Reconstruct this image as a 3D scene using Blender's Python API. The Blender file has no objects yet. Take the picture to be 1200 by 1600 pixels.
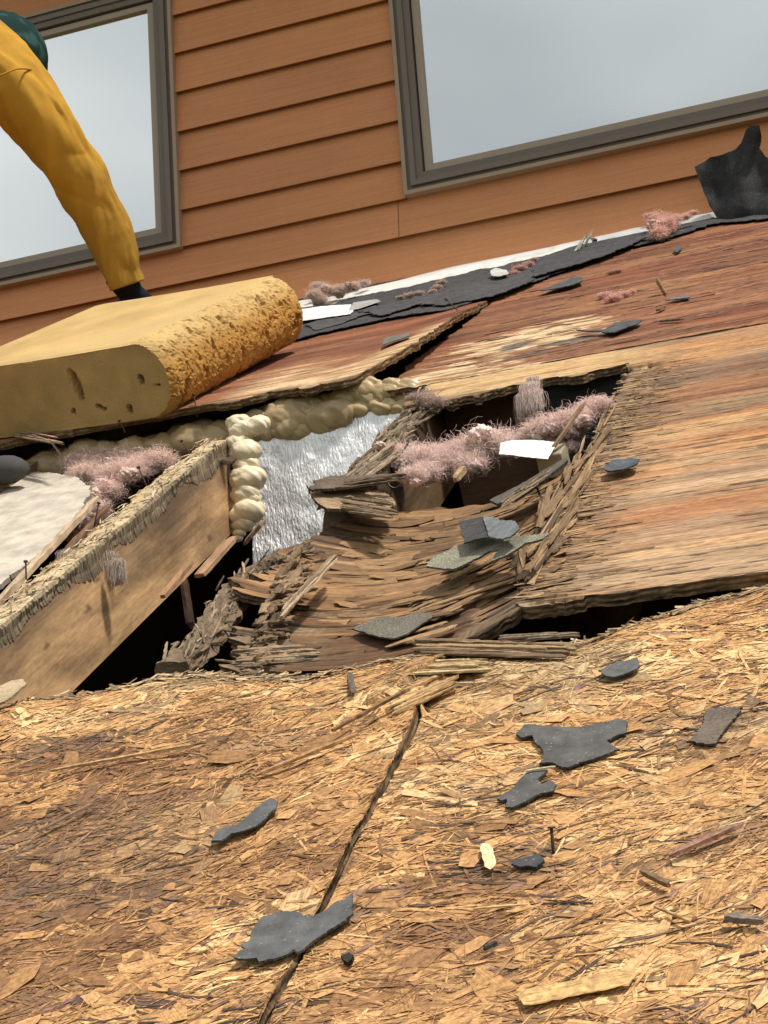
import bpy, math, random
import numpy as np
from mathutils import Vector, Matrix
from mathutils.geometry import delaunay_2d_cdt

# ------------------------------------------------------------------ camera, world, sun, exposure
sc = bpy.context.scene
YAW, PITCH, ROLL, FPX, TH = .3145, .2687, -.0725, 2715., .5522     # TH: pitch of the roof
CAM = np.array([1.18882397, -3.78606234, -1.67349265])
def camrot(a, b, c):
    ca, sa, cb, sb, cc, s_ = math.cos(a), math.sin(a), math.cos(b), math.sin(b), math.cos(c), math.sin(c)
    f = np.array([-sa*cb, ca*cb, sb]); r0 = np.array([ca, sa, 0]); u0 = np.cross(r0, f)
    return np.array([r0*cc+u0*s_, -r0*s_+u0*cc, f])
CR = camrot(YAW, PITCH, ROLL)
cd = bpy.data.cameras.new('camera'); cam = bpy.data.objects.new('camera', cd); sc.collection.objects.link(cam)
mw = Matrix.Identity(4)
for i in range(3):
    mw[i][0], mw[i][1], mw[i][2], mw[i][3] = CR[0][i], CR[1][i], -CR[2][i], CAM[i]
cam.matrix_world = mw
cd.sensor_fit = 'VERTICAL'; cd.sensor_height = 24; cd.lens = FPX/1600*24; cd.clip_start = .05; cd.clip_end = 3000
sc.camera = cam

SUN = Vector((.45, -.28, .85)).normalized()                        # direction towards the sun
elev = math.asin(SUN.z); rotz = math.atan2(SUN.x, SUN.y)
w = bpy.data.worlds.new("World"); sc.world = w; w.use_nodes = True
nt = w.node_tree; nt.nodes.clear()
wo = nt.nodes.new('ShaderNodeOutputWorld'); bg = nt.nodes.new('ShaderNodeBackground')
sky = nt.nodes.new('ShaderNodeTexSky'); sky.sky_type = 'NISHITA'; sky.sun_disc = False
sky.sun_elevation = elev; sky.sun_rotation = rotz; sky.dust_density = 3; sky.air_density = 1.2
tc = nt.nodes.new('ShaderNodeTexCoord'); mp = nt.nodes.new('ShaderNodeMapping'); mp.inputs['Scale'].default_value = (1, 1, 2.2)
cn = nt.nodes.new('ShaderNodeTexNoise'); cn.inputs['Scale'].default_value = 2.6; cn.inputs['Detail'].default_value = 5; cn.inputs['Roughness'].default_value = .48
cr = nt.nodes.new('ShaderNodeValToRGB')
cr.color_ramp.elements[0].position = .30; cr.color_ramp.elements[0].color = (3.7, 4.0, 4.15, 1)
cr.color_ramp.elements[1].position = .70; cr.color_ramp.elements[1].color = (8.6, 8.7, 8.6, 1)
mx = nt.nodes.new('ShaderNodeMixRGB'); mx.inputs[0].default_value = .86
nt.links.new(tc.outputs['Generated'], mp.inputs[0]); nt.links.new(mp.outputs[0], cn.inputs[0]); nt.links.new(cn.outputs[0], cr.inputs[0])
nt.links.new(sky.outputs[0], mx.inputs[1]); nt.links.new(cr.outputs[0], mx.inputs[2]); nt.links.new(mx.outputs[0], bg.inputs[0])
bg.inputs[1].default_value = .105
nt.links.new(bg.outputs[0], wo.inputs[0])
sl = bpy.data.lights.new('sun', 'SUN'); sl.energy = 3.4; sl.angle = math.radians(4.5); sl.color = (1, .95, .87)
so = bpy.data.objects.new('sun', sl); sc.collection.objects.link(so); so.rotation_euler = SUN.to_track_quat('Z', 'Y').to_euler(); so.location = (3, -3, 6)
sc.view_settings.view_transform = 'Standard'; sc.view_settings.look = 'None'; sc.view_settings.exposure = .34; sc.view_settings.gamma = 1
sc.cycles.max_bounces = 6

# ------------------------------------------------------------------ coordinates: (u along the eaves, v up the slope, h above the deck)
rng = np.random.default_rng(7); random.seed(7)
cT, sT = math.cos(TH), math.sin(TH)
RV = np.array([0, cT, sT]); RN = np.array([0, -sT, cT])
def W(u, v, h=0):
    u, v, h = np.broadcast_arrays(np.asarray(u, float), np.asarray(v, float), np.asarray(h, float))
    return np.stack([u, v*cT-h*sT, v*sT+h*cT], -1)
def ray(px, py): return CR.T @ np.array([(px-600)/FPX, (800-py)/FPX, 1])
def P(px, py, h=0):                # pixel -> (u, v) on the surface at height h over the deck
    d = ray(px, py); t = (h-CAM@RN)/(d@RN); p = CAM+t*d; return p[0], p@RV
def PY(px, py, Y):                 # pixel -> world point on the vertical plane y = Y
    d = ray(px, py); return CAM+(Y-CAM[1])/d[1]*d
def PV(px, py, v):                 # pixel -> (u, h) on the plane across the slope at v
    d = ray(px, py); p = CAM+(v-CAM@RV)/(d@RV)*d; return p[0], p@RN

# ------------------------------------------------------------------ noise
def _hash(ix, iy, s):
    n = (ix.astype(np.int64)*374761393 + iy.astype(np.int64)*668265263 + s*974634777) & 0xffffffff
    n = ((n ^ (n >> 13))*1274126177) & 0xffffffff
    n = ((n ^ (n >> 16))*2246822519) & 0xffffffff
    return ((n ^ (n >> 15)) & 0xffffff)/float(0xffffff)
def vn(x, y, s=0):
    x, y = np.broadcast_arrays(np.asarray(x, float), np.asarray(y, float))
    ix, iy = np.floor(x), np.floor(y); fx, fy = x-ix, y-iy
    fx = fx*fx*(3-2*fx); fy = fy*fy*(3-2*fy)
    a, b, c, d = _hash(ix, iy, s), _hash(ix+1, iy, s), _hash(ix, iy+1, s), _hash(ix+1, iy+1, s)
    return (a*(1-fx)+b*fx)*(1-fy)+(c*(1-fx)+d*fx)*fy
def fbm(x, y, o=4, s=0, g=.5):
    r = 0; a = 1; t = 0
    for k in range(o):
        r = r+a*vn(np.asarray(x)*2**k+17.3*k, np.asarray(y)*2**k-9.1*k, s+k*31); t += a; a *= g
    return r/t                     # 0..1
def sm(a, b, x): t = np.clip((x-a)/(b-a), 0, 1); return t*t*(3-2*t)
def mixc(a, b, t): t = np.asarray(t)[..., None]; return np.asarray(a)*(1-t)+np.asarray(b)*t

# ------------------------------------------------------------------ materials
MATS = {}
def base_mat(name, rough=.7, spec=.3):
    m = bpy.data.materials.new(name); m.use_nodes = True; t = m.node_tree
    b = t.nodes['Principled BSDF']; b.inputs['Roughness'].default_value = rough; b.inputs['Specular IOR Level'].default_value = spec
    MATS[name] = m; return m, t, b
def N(t, k, **kw):
    n = t.nodes.new(k)
    for a, v in kw.items():
        if a in n.inputs: n.inputs[a].default_value = v
        else: setattr(n, a, v)
    return n
def attr_mat(name, rough=.72, scale=(30, 900, 1), lo=.62, hi=1.3, bump=.25, bd=.0006, spec=.25, scale2=(200, 200, 200), coat=0):
    """own colour from the mesh (attribute 'col'), fine fibre from a stretched noise in the piece's own coordinates ('uvw')"""
    m, t, b = base_mat(name, rough, spec)
    a = N(t, 'ShaderNodeAttribute'); a.attribute_name = 'col'
    q = N(t, 'ShaderNodeAttribute'); q.attribute_name = 'uvw'
    mp = N(t, 'ShaderNodeMapping'); mp.inputs['Scale'].default_value = scale
    n1 = N(t, 'ShaderNodeTexNoise', Scale=1., Detail=4., Roughness=.65)
    mp2 = N(t, 'ShaderNodeMapping'); mp2.inputs['Scale'].default_value = scale2
    n2 = N(t, 'ShaderNodeTexNoise', Scale=1., Detail=3., Roughness=.6)
    ad = N(t, 'ShaderNodeMath', operation='ADD'); ad.use_clamp = False
    mr = N(t, 'ShaderNodeMapRange'); mr.inputs['From Min'].default_value = .7; mr.inputs['From Max'].default_value = 1.3
    mr.inputs['To Min'].default_value = lo; mr.inputs['To Max'].default_value = hi
    mu = N(t, 'ShaderNodeVectorMath', operation='SCALE')
    bp = N(t, 'ShaderNodeBump', Strength=bump, Distance=bd)
    L = t.links.new
    L(q.outputs['Vector'], mp.inputs[0]); L(mp.outputs[0], n1.inputs['Vector']); L(q.outputs['Vector'], mp2.inputs[0]); L(mp2.outputs[0], n2.inputs['Vector'])
    L(n1.outputs['Fac'], ad.inputs[0]); L(n2.outputs['Fac'], ad.inputs[1]); L(ad.outputs[0], mr.inputs['Value'])
    L(a.outputs['Color'], mu.inputs[0]); L(mr.outputs[0], mu.inputs['Scale']); L(mu.outputs[0], b.inputs['Base Color'])
    L(ad.outputs[0], bp.inputs['Height']); L(bp.outputs[0], b.inputs['Normal'])
    return m
attr_mat('wood_flake', .72, (28, 800, 1), .42, 1.5, .8, .0009)
attr_mat('ply', .74, (14, 330, 1), .50, 1.42, .7, .0009, scale2=(70, 260, 1))
attr_mat('crossgrain', .8, (700, 18, 1), .6, 1.3, .6, .001)
attr_mat('rotten', .85, (30, 500, 30), .55, 1.35, .7, .001, scale2=(300, 300, 300))
attr_mat('lumber', .7, (9, 170, 170), .74, 1.22, .3, .0008, scale2=(60, 240, 240))
attr_mat('shingle', .85, (900, 900, 900), .6, 1.45, .6, .0006, scale2=(60, 60, 60), spec=.3)
attr_mat('granules', .9, (380, 380, 380), .2, 2.1, .9, .001, scale2=(500, 500, 500))
attr_mat('foamblock', .85, (260, 260, 260), .8, 1.16, .5, .001, scale2=(900, 900, 900), spec=.15)
attr_mat('cloth', .85, (900, 900, 900), .9, 1.08, .35, .0004, scale2=(40, 40, 40), spec=.1)
attr_mat('wool', .95, (300, 300, 300), .95, 1.25, .5, .001, scale2=(900, 900, 900), spec=.05)
_t = MATS['wool'].node_tree; _p = _t.nodes['Principled BSDF']; _o = [n for n in _t.nodes if n.bl_idname == 'ShaderNodeOutputMaterial'][0]
_tr = N(_t, 'ShaderNodeBsdfTranslucent'); _mx = N(_t, 'ShaderNodeMixShader'); _mx.inputs[0].default_value = .22
_t.links.new(_p.inputs['Base Color'].links[0].from_socket, _tr.inputs['Color']); _t.links.new(_p.outputs[0], _mx.inputs[1]); _t.links.new(_tr.outputs[0], _mx.inputs[2]); _t.links.new(_mx.outputs[0], _o.inputs[0])
attr_mat('paper', .75, (120, 120, 120), .85, 1.1, .4, .001, scale2=(900, 900, 900))
attr_mat('beadfoam', .38, (60, 60, 60), .9, 1.08, .25, .001, scale2=(400, 400, 400), spec=.5)
attr_mat('flash', .38, (30, 60, 60), .86, 1.06, .3, .001, scale2=(200, 200, 200), spec=.5)
attr_mat('paintwood', .62, (5, 90, 160), .84, 1.13, .5, .0009, scale2=(300, 400, 400), spec=.3)
attr_mat('vinyl', .5, (20, 20, 20), .93, 1.05, .1, .0003, scale2=(500, 500, 500), spec=.4)
t_ = MATS['shingle'].node_tree; q_ = [n for n in t_.nodes if n.bl_idname == 'ShaderNodeAttribute' and n.attribute_name == 'uvw'][0]; pb_ = t_.nodes['Principled BSDF']; src = pb_.inputs['Base Color'].links[0].from_socket
vo = N(t_, 'ShaderNodeTexVoronoi', Scale=170.); vo.feature = 'DISTANCE_TO_EDGE' if 0 else 'F1'; mr_ = N(t_, 'ShaderNodeMapRange'); mr_.inputs['From Min'].default_value = .10; mr_.inputs['From Max'].default_value = .16; mr_.inputs['To Min'].default_value = .55; mr_.inputs['To Max'].default_value = 0
mn_ = N(t_, 'ShaderNodeMixRGB'); mn_.inputs[2].default_value = (.32, .30, .26, 1); t_.links.new(q_.outputs['Vector'], vo.inputs['Vector']); t_.links.new(vo.outputs['Distance'], mr_.inputs['Value']); t_.links.new(mr_.outputs[0], mn_.inputs[0]); t_.links.new(src, mn_.inputs[1]); t_.links.new(mn_.outputs[0], pb_.inputs['Base Color'])
m, t, b = base_mat('foil', .40, .5); b.inputs['Metallic'].default_value = .6; b.inputs['Base Color'].default_value = (.86, .85, .84, 1)
tc_ = N(t, 'ShaderNodeAttribute'); tc_.attribute_name = 'uvw'
mp_ = N(t, 'ShaderNodeMapping'); mp_.inputs['Scale'].default_value = (260, 260, 90); no_ = N(t, 'ShaderNodeTexNoise', Scale=1., Detail=4.)
bp_ = N(t, 'ShaderNodeBump', Strength=1., Distance=.0035)
t.links.new(tc_.outputs['Vector'], mp_.inputs[0]); t.links.new(mp_.outputs[0], no_.inputs['Vector']); t.links.new(no_.outputs[0], bp_.inputs['Height']); t.links.new(bp_.outputs[0], b.inputs['Normal'])
m, t, b = base_mat('glass', .03, .5); b.inputs['Base Color'].default_value = (.76, .78, .765, 1); b.inputs['Metallic'].default_value = .93
ng = N(t, 'ShaderNodeTexNoise', Scale=260., Detail=2.); bg_ = N(t, 'ShaderNodeBump', Strength=.04, Distance=.001)
tg = N(t, 'ShaderNodeTexCoord'); t.links.new(tg.outputs['Object'], ng.inputs['Vector']); t.links.new(ng.outputs[0], bg_.inputs['Height']); t.links.new(bg_.outputs[0], b.inputs['Normal'])
m, t, b = base_mat('rust', .7, .4); b.inputs['Metallic'].default_value = .4; b.inputs['Base Color'].default_value = (.06, .035, .025, 1)
rn = N(t, 'ShaderNodeTexNoise', Scale=400.); rc = N(t, 'ShaderNodeValToRGB'); rc.color_ramp.elements[0].color = (.02, .016, .014, 1); rc.color_ramp.elements[1].color = (.15, .07, .04, 1)
t.links.new(rn.outputs[0], rc.inputs[0]); t.links.new(rc.outputs[0], b.inputs['Base Color'])
m, t, b = base_mat('grass_ground', .95, .1)
gn = N(t, 'ShaderNodeTexNoise', Scale=3., Detail=8.); gc = N(t, 'ShaderNodeValToRGB'); gc.color_ramp.elements[0].color = (.03, .05, .015, 1); gc.color_ramp.elements[1].color = (.10, .13, .05, 1)
t.links.new(gn.outputs[0], gc.inputs[0]); t.links.new(gc.outputs[0], b.inputs['Base Color'])

# ------------------------------------------------------------------ object helpers
ORG = {}                            # world location of every object made so far
def tag(o, label=None, cat=None, group=None, kind=None):
    if label: o['label'] = label
    if cat: o['category'] = cat
    if group: o['group'] = group
    if kind: o['kind'] = kind
    return o
def link(o, parent, loc):
    sc.collection.objects.link(o)
    if parent is not None:
        o.parent = parent; o.location = Vector(loc)-ORG[parent.name]
    else: o.location = Vector(loc)
    ORG[o.name] = Vector(loc)
def empty(name, loc, label=None, cat=None, group=None, kind=None):
    o = bpy.data.objects.new(name, None); o.empty_display_size = .05; link(o, None, loc); return tag(o, label, cat, group, kind)
def mk(name, V, F, mat, parent=None, col=None, uvw=None, smooth=False, loc=None):
    V = np.asarray(V, float)
    if loc is None:
        loc = (V.min(0)+V.max(0))/2; loc[2] = V[:, 2].min()
    loc = np.asarray(loc, float)
    me = bpy.data.meshes.new(name)
    groups = F if isinstance(F, list) and len(F) and isinstance(F[0], np.ndarray) and F[0].ndim == 2 else None
    if groups is None:
        fl = [tuple(f) for f in F]; lens = np.array([len(f) for f in fl]); idx = np.array([i for f in fl for i in f])
    else:
        lens = np.concatenate([np.full(len(g), g.shape[1]) for g in groups]); idx = np.concatenate([g.reshape(-1) for g in groups])
    me.vertices.add(len(V)); me.vertices.foreach_set('co', (V-loc).astype(np.float32).reshape(-1))
    me.loops.add(len(idx)); me.loops.foreach_set('vertex_index', idx.astype(np.int32))
    me.polygons.add(len(lens)); st = np.concatenate([[0], np.cumsum(lens)[:-1]])
    me.polygons.foreach_set('loop_start', st.astype(np.int32)); me.polygons.foreach_set('loop_total', lens.astype(np.int32))
    me.polygons.foreach_set('use_smooth', np.full(len(lens), smooth))
    if col is None: col = (.5, .5, .5)
    col = np.asarray(col, float)
    if col.ndim == 1: col = np.tile(col, (len(V), 1))
    a = me.attributes.new('col', 'FLOAT_COLOR', 'POINT')
    a.data.foreach_set('color', np.concatenate([col, np.ones((len(V), 1))], 1).astype(np.float32).reshape(-1))
    a = me.attributes.new('uvw', 'FLOAT_VECTOR', 'POINT'); a.data.foreach_set('vector', (np.asarray(uvw, float) if uvw is not None else V).astype(np.float32).reshape(-1))
    me.update(calc_edges=True); me.validate()
    me.materials.append(MATS[mat])
    o = bpy.data.objects.new(name, me); link(o, parent, loc); return o
class MB:                           # collects pieces of ONE mesh
    def __init__(s): s.V = []; s.F = {}; s.C = []; s.U = []; s.n = 0
    def add(s, V, F, col, uvw=None):
        V = np.asarray(V, float); F = F if isinstance(F, list) else [F]
        for f in F:
            f = np.asarray(f)
            if len(f): s.F.setdefault(f.shape[1], []).append(f+s.n)
        col = np.asarray(col, float)
        s.V.append(V); s.C.append(np.tile(col, (len(V), 1)) if col.ndim == 1 else col); s.U.append(V if uvw is None else np.asarray(uvw, float)); s.n += len(V)
        return s
    def build(s, name, mat, parent=None, smooth=False, loc=None):
        return mk(name, np.concatenate(s.V), [np.concatenate(v) for v in s.F.values()], mat, parent, np.concatenate(s.C), np.concatenate(s.U), smooth, loc)
BOXF = np.array([[0, 3, 2, 1], [4, 5, 6, 7], [0, 1, 5, 4], [1, 2, 6, 5], [2, 3, 7, 6], [3, 0, 4, 7]])
def box(x0, x1, y0, y1, z0, z1): return np.array([[x0, y0, z0], [x1, y0, z0], [x1, y1, z0], [x0, y1, z0], [x0, y0, z1], [x1, y0, z1], [x1, y1, z1], [x0, y1, z1]], float)
def gridf(ni, nj, wrap=False):     # quads of a (ni, nj) grid of vertices
    i, j = np.meshgrid(np.arange(ni-1), np.arange(nj if wrap else nj-1), indexing='ij'); j2 = (j+1) % nj
    return np.stack([i*nj+j, (i+1)*nj+j, (i+1)*nj+j2, i*nj+j2], -1).reshape(-1, 4)
def tube(pts, r, n=12, cap=True, disp=None):
    pts = np.asarray(pts, float); k = len(pts); r = np.broadcast_to(np.asarray(r, float), (k,)) if np.ndim(r) < 2 else np.asarray(r, float)
    T = np.gradient(pts, axis=0); T /= np.linalg.norm(T, axis=1)[:, None]+1e-12
    ref = np.array([0, 0, 1.]) if abs(T[:, 2]).mean() < .8 else np.array([0, 1., 0])
    A = np.cross(T, ref); A /= np.linalg.norm(A, axis=1)[:, None]; B = np.cross(A, T)
    th = np.linspace(0, 2*np.pi, n, endpoint=False)
    ra, rb = (r, r) if r.ndim == 1 else (r[:, 0], r[:, 1])
    V = pts[:, None]+A[:, None]*(np.cos(th)[None, :, None]*ra[:, None, None])+B[:, None]*(np.sin(th)[None, :, None]*rb[:, None, None])
    if disp is not None:
        D = V-pts[:, None]; D /= np.linalg.norm(D, axis=2)[..., None]+1e-12
        ii, jj = np.meshgrid(np.arange(k)/(k-1), th, indexing='ij'); V = V+D*disp(ii, jj)[..., None]
    V = V.reshape(-1, 3); F = [gridf(k, n, True)]
    if cap:
        V = np.concatenate([V, pts[:1], pts[-1:]]); c0 = k*n; j = np.arange(n)
        F.append(np.stack([np.full(n, c0), j, (j+1) % n], -1)); F.append(np.stack([np.full(n, c0+1), (k-1)*n+(j+1) % n, (k-1)*n+j], -1))
    return V, F
def spline(pts, n):
    pts = np.asarray(pts, float); k = len(pts); q = np.concatenate([[2*pts[0]-pts[1]], pts, [2*pts[-1]-pts[-2]]])
    t = np.linspace(0, k-1-1e-9, n); i = t.astype(int); f = (t-i)[:, None]
    a, b, c, d = q[i], q[i+1], q[i+2], q[i+3]
    return .5*(2*b+(c-a)*f+(2*a-5*b+4*c-d)*f**2+(3*b-a-3*c+d)*f**3)

def densify(pts, step, jit, seed=0, octv=3):
    pts = np.asarray(pts, float); out = []
    for i in range(len(pts)):
        a, b = pts[i], pts[(i+1) % len(pts)]; L = np.linalg.norm(b-a); n = max(1, int(L/step))
        for k in range(n): out.append(a+(b-a)*k/n)
    out = np.array(out); s = np.arange(len(out))*step
    out[:, 0] += (fbm(s*60, s*0+3, octv, seed)-.5)*2*jit; out[:, 1] += (fbm(s*60, s*0+9, octv, seed+5)-.5)*2*jit
    return out
def fillpoly(outline, step):
    """triangulated polygon with inner points"""
    o = np.asarray(outline); mn, mxx = o.min(0), o.max(0)
    gx, gy = np.meshgrid(np.arange(mn[0], mxx[0], step), np.arange(mn[1], mxx[1], step)); g = np.stack([gx.ravel(), gy.ravel()], -1)+rng.uniform(-.25, .25, (gx.size, 2))*step
    x, y = g[:, 0], g[:, 1]; ins = np.zeros(len(g), bool); dmin = np.full(len(g), 1e9)
    for i in range(len(o)):
        a, b = o[i], o[(i+1) % len(o)]
        c = ((a[1] > y) != (b[1] > y)) & (x < (b[0]-a[0])*(y-a[1])/(b[1]-a[1]+1e-15)+a[0]); ins ^= c
        d = b-a; tt = np.clip(((g-a)@d)/(d@d+1e-15), 0, 1); dmin = np.minimum(dmin, np.linalg.norm(g-a-tt[:, None]*d, axis=1))
    g = g[ins & (dmin > step*.4)]
    allp = [Vector(p) for p in np.concatenate([o, g])]; n = len(o)
    r = delaunay_2d_cdt(allp, [], [list(range(n))], 1, 1e-7)
    return np.array([tuple(p) for p in r[0]]), np.array([tuple(f) for f in r[2] if len(f) == 3])
def boundary(F):
    e = np.concatenate([F[:, [i, (i+1) % F.shape[1]]] for i in range(F.shape[1])]); k = np.sort(e, 1)
    key = k[:, 0].astype(np.int64)*(k.max()+1)+k[:, 1]; u, inv, cnt = np.unique(key, return_inverse=True, return_counts=True)
    return e[cnt[inv] == 1]
def solidify(mb, V, F, nrm, thick, col, uvw, rows=1, jit=0, edgecol=None, bottom=True):
    """top surface V,F plus its cut edge and underside; nrm: direction of the thickness"""
    n = len(V); nrm = np.asarray(nrm, float)
    if nrm.ndim == 1: nrm = np.tile(nrm, (n, 1))
    thick = np.broadcast_to(np.asarray(thick, float), (n,))
    mb.add(V, F, col, uvw); col = np.asarray(col, float); col = np.tile(col, (n, 1)) if col.ndim == 1 else col
    E = boundary(F); bi = np.unique(E); mpx = -np.ones(n, int); mpx[bi] = np.arange(len(bi)); m = len(bi)
    R = []; C = []; U = []
    cen = V.mean(0)
    for k in range(rows+1):
        p = V[bi]-nrm[bi]*(thick[bi]*k/rows)[:, None]
        if k and jit:
            q = V[bi]; jx = fbm(q[:, 0]*70+k*3.7, q[:, 1]*70-k*5.1, 3, 900+k)-.5; jy = fbm(q[:, 0]*70-k*2.3, q[:, 1]*70+k*7.7, 3, 930+k)-.5
            p = p+np.stack([jx, jy, jx*.3], -1)*jit*7
        R.append(p); c = col[bi]
        if edgecol is not None: c = edgecol(k, rows, m, col[bi])
        C.append(c); U.append((np.asarray(uvw)[bi] if uvw is not None else V[bi])+np.array([0, 0, k*.003]))
    a, b = mpx[E[:, 0]], mpx[E[:, 1]]; Q = np.concatenate([np.stack([b+k*m, a+k*m, a+(k+1)*m, b+(k+1)*m], -1) for k in range(rows)])
    mb.add(np.concatenate(R), Q, np.concatenate(C), np.concatenate(U))
    if bottom: mb.add(V-nrm*thick[:, None], F[:, ::-1], col*.6, uvw)

def sheet(us, vs, fun, thick=.012, rows=4, jit=.0008, edge=None, cut=None):
    """deck sheet: grid over (u, v); fun(U,V) -> h, colour, keep-mask"""
    U, V = np.meshgrid(us, vs, indexing='ij'); H, C, K = fun(U, V)
    F = gridf(len(us), len(vs))
    F = F[K.ravel()[F].all(1)]; F = F[:, ::-1]
    used = np.unique(F); mp_ = -np.ones(U.size, int); mp_[used] = np.arange(len(used)); F = mp_[F]
    u, v, h = U.ravel()[used], V.ravel()[used], H.ravel()[used]; C = C.reshape(-1, 3)[used]
    E = boundary(F); A0 = np.stack([u, v], -1); bi = np.unique(E)
    for it in range(5):
        sm_ = np.zeros_like(A0); ct = np.zeros(len(u)); np.add.at(sm_, E[:, 0], A0[E[:, 1]]); np.add.at(sm_, E[:, 1], A0[E[:, 0]]); np.add.at(ct, E[:, 0], 1); np.add.at(ct, E[:, 1], 1)
        A0[bi] = .5*A0[bi]+.5*sm_[bi]/ct[bi][:, None]
    u, v = A0[:, 0], A0[:, 1]
    P3 = W(u, v, h); F = F if np.cross(P3[F[0, 1]]-P3[F[0, 0]], P3[F[0, 2]]-P3[F[0, 1]])@RN > 0 else F[:, ::-1]
    mb = MB()
    def ec(k, r, m, c):
        base = np.array([[.20, .13, .07], [.09, .055, .03], [.24, .15, .08], [.07, .045, .025], [.16, .10, .05]])[k % 5]
        if edge is not None: base = base*edge
        return base*(.35+1.3*fbm(np.arange(m)*.13+k*9, np.zeros(m)+k, 3, 77+k))[:, None]
    solidify(mb, P3, F, RN, thick, C, np.stack([u, v, h*0], -1), rows, jit, ec)
    return mb

def scrap(name, pts, h=.004, mat='shingle', col=(.05, .052, .055), thick=.003, lift=0, step=.004, jit=.0025, label=None, cat='shingle scrap', group=None, surf=None, curl=0, seed=0, parent=None, cvar=.25, px=True, smooth=True, edgem=.55):
    """thin torn piece lying on the surface; pts in photo pixels"""
    if surf is not None and surf is globals().get('OSBS'): h -= .0045
    def onsurf(x, y):
        hh = h
        for _ in range(4):
            a, b = P(x, y, hh)
            if surf is not None: hh = h+float(surf(np.array(a), np.array(b)))
        return a, b
    o = np.array([onsurf(x, y) for x, y in pts]) if px else np.asarray(pts, float)
    step = step*.8; o = densify(o, step*.6, jit*1.2, seed); o = o+np.random.default_rng(seed).normal(0, jit*.22, o.shape); V2, F = fillpoly(o, step); lift = lift*.45; thick = thick*.6; curl = curl*.6
    u, v = V2[:, 0], V2[:, 1]; c = V2.mean(0); d = (V2-c); R = np.abs(d).max()+1e-6
    hh = h+thick+lift*(.35+fbm(u*25, v*25, 3, seed)*.9)+curl*(np.linalg.norm(d, axis=1)/R)**2
    if surf is not None: hh = hh+surf(u, v)
    hh = hh+(fbm(u*160, v*160, 2, seed+3)-.5)*.0012
    V = W(u, v, hh)
    if np.cross(V[F[0, 1]]-V[F[0, 0]], V[F[0, 2]]-V[F[0, 0]])@RN < 0: F = F[:, ::-1]
    cc = np.asarray(col)*(1+cvar*2*(fbm(u*50, v*50, 3, seed+9)-.5))[:, None]
    mb = MB(); solidify(mb, V, F, RN, thick, cc, np.stack([u, v, hh*0], -1), 1, 0, lambda k, r, m, c: c*edgem)
    ob = mb.build(name, mat, parent, smooth=False)
    if parent is None: tag(ob, label, cat, group)
    return ob

def slivers(mb, c, ang, L, wd, h0, tilt, curl, col, surf=None, K=5, ridge=.3, clampu=None, minh=None):
    """many flakes or splinters, vectorised: c (n,2) centres in (u,v)"""
    n = len(c); t = np.linspace(-.5, .5, K)[None, :]; s = np.array([-.5, 0, .5])
    endw = np.ones((n, K)); endw[:, 0] = rng.uniform(.4, 1.05, n); endw[:, -1] = rng.uniform(.35, 1.05, n)
    endw *= rng.uniform(.8, 1.1, (n, K))
    sk = rng.normal(0, .25, (n, 1))*wd[:, None]/L[:, None]
    al = (t*L[:, None])[:, :, None]+np.zeros((1, 1, 3))+(s[None, None, :]*(sk*L[:, None])[:, :, None])*np.array([1., 1, 1])
    al = al+rng.uniform(-.08, .08, (n, K, 3))*wd[:, None, None]
    bow = rng.normal(0, .05, (n, 1, 1))*L[:, None, None]*((t[:, :, None]*2)**2)
    ac = s[None, None, :]*(wd[:, None]*endw)[:, :, None]+bow+rng.uniform(-.06, .06, (n, K, 3))*wd[:, None, None]
    ca, sa = np.cos(ang)[:, None, None], np.sin(ang)[:, None, None]
    u = c[:, 0][:, None, None]+al*ca-ac*sa; v = c[:, 1][:, None, None]+al*sa+ac*ca
    if clampu is not None: u = np.clip(u, clampu[0]+rng.uniform(0, .0015, (n, 1, 1)), clampu[1]-rng.uniform(0, .0015, (n, 1, 1)))
    h = h0[:, None, None]+tilt[:, None, None]*al+curl[:, None, None]*(2*t[:, :, None])**2+ridge*wd[:, None, None]*np.array([0, 1, .15])*.5+rng.normal(0, .00015, (n, K, 3))
    if surf is not None:
        sh = surf(u, v)
        h = sh+(np.maximum(h, .0002) if minh is None else h)
    V = W(u, v, h).reshape(-1, 3)
    b = np.arange(n)*K*3; q = []
    for i in range(K-1):
        for j in range(2): q.append(np.stack([b+i*3+j, b+(i+1)*3+j, b+(i+1)*3+j+1, b+i*3+j+1], -1))
    uv = np.stack([np.broadcast_to(al, (n, K, 3))+rng.uniform(0, 50, (n, 1, 1)), np.broadcast_to(ac, (n, K, 3))+rng.uniform(0, 50, (n, 1, 1)), np.zeros((n, K, 3))], -1).reshape(-1, 3)
    C = np.repeat(col, K*3, axis=0)
    mb.add(V, np.concatenate(q), C, uv)

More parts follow.
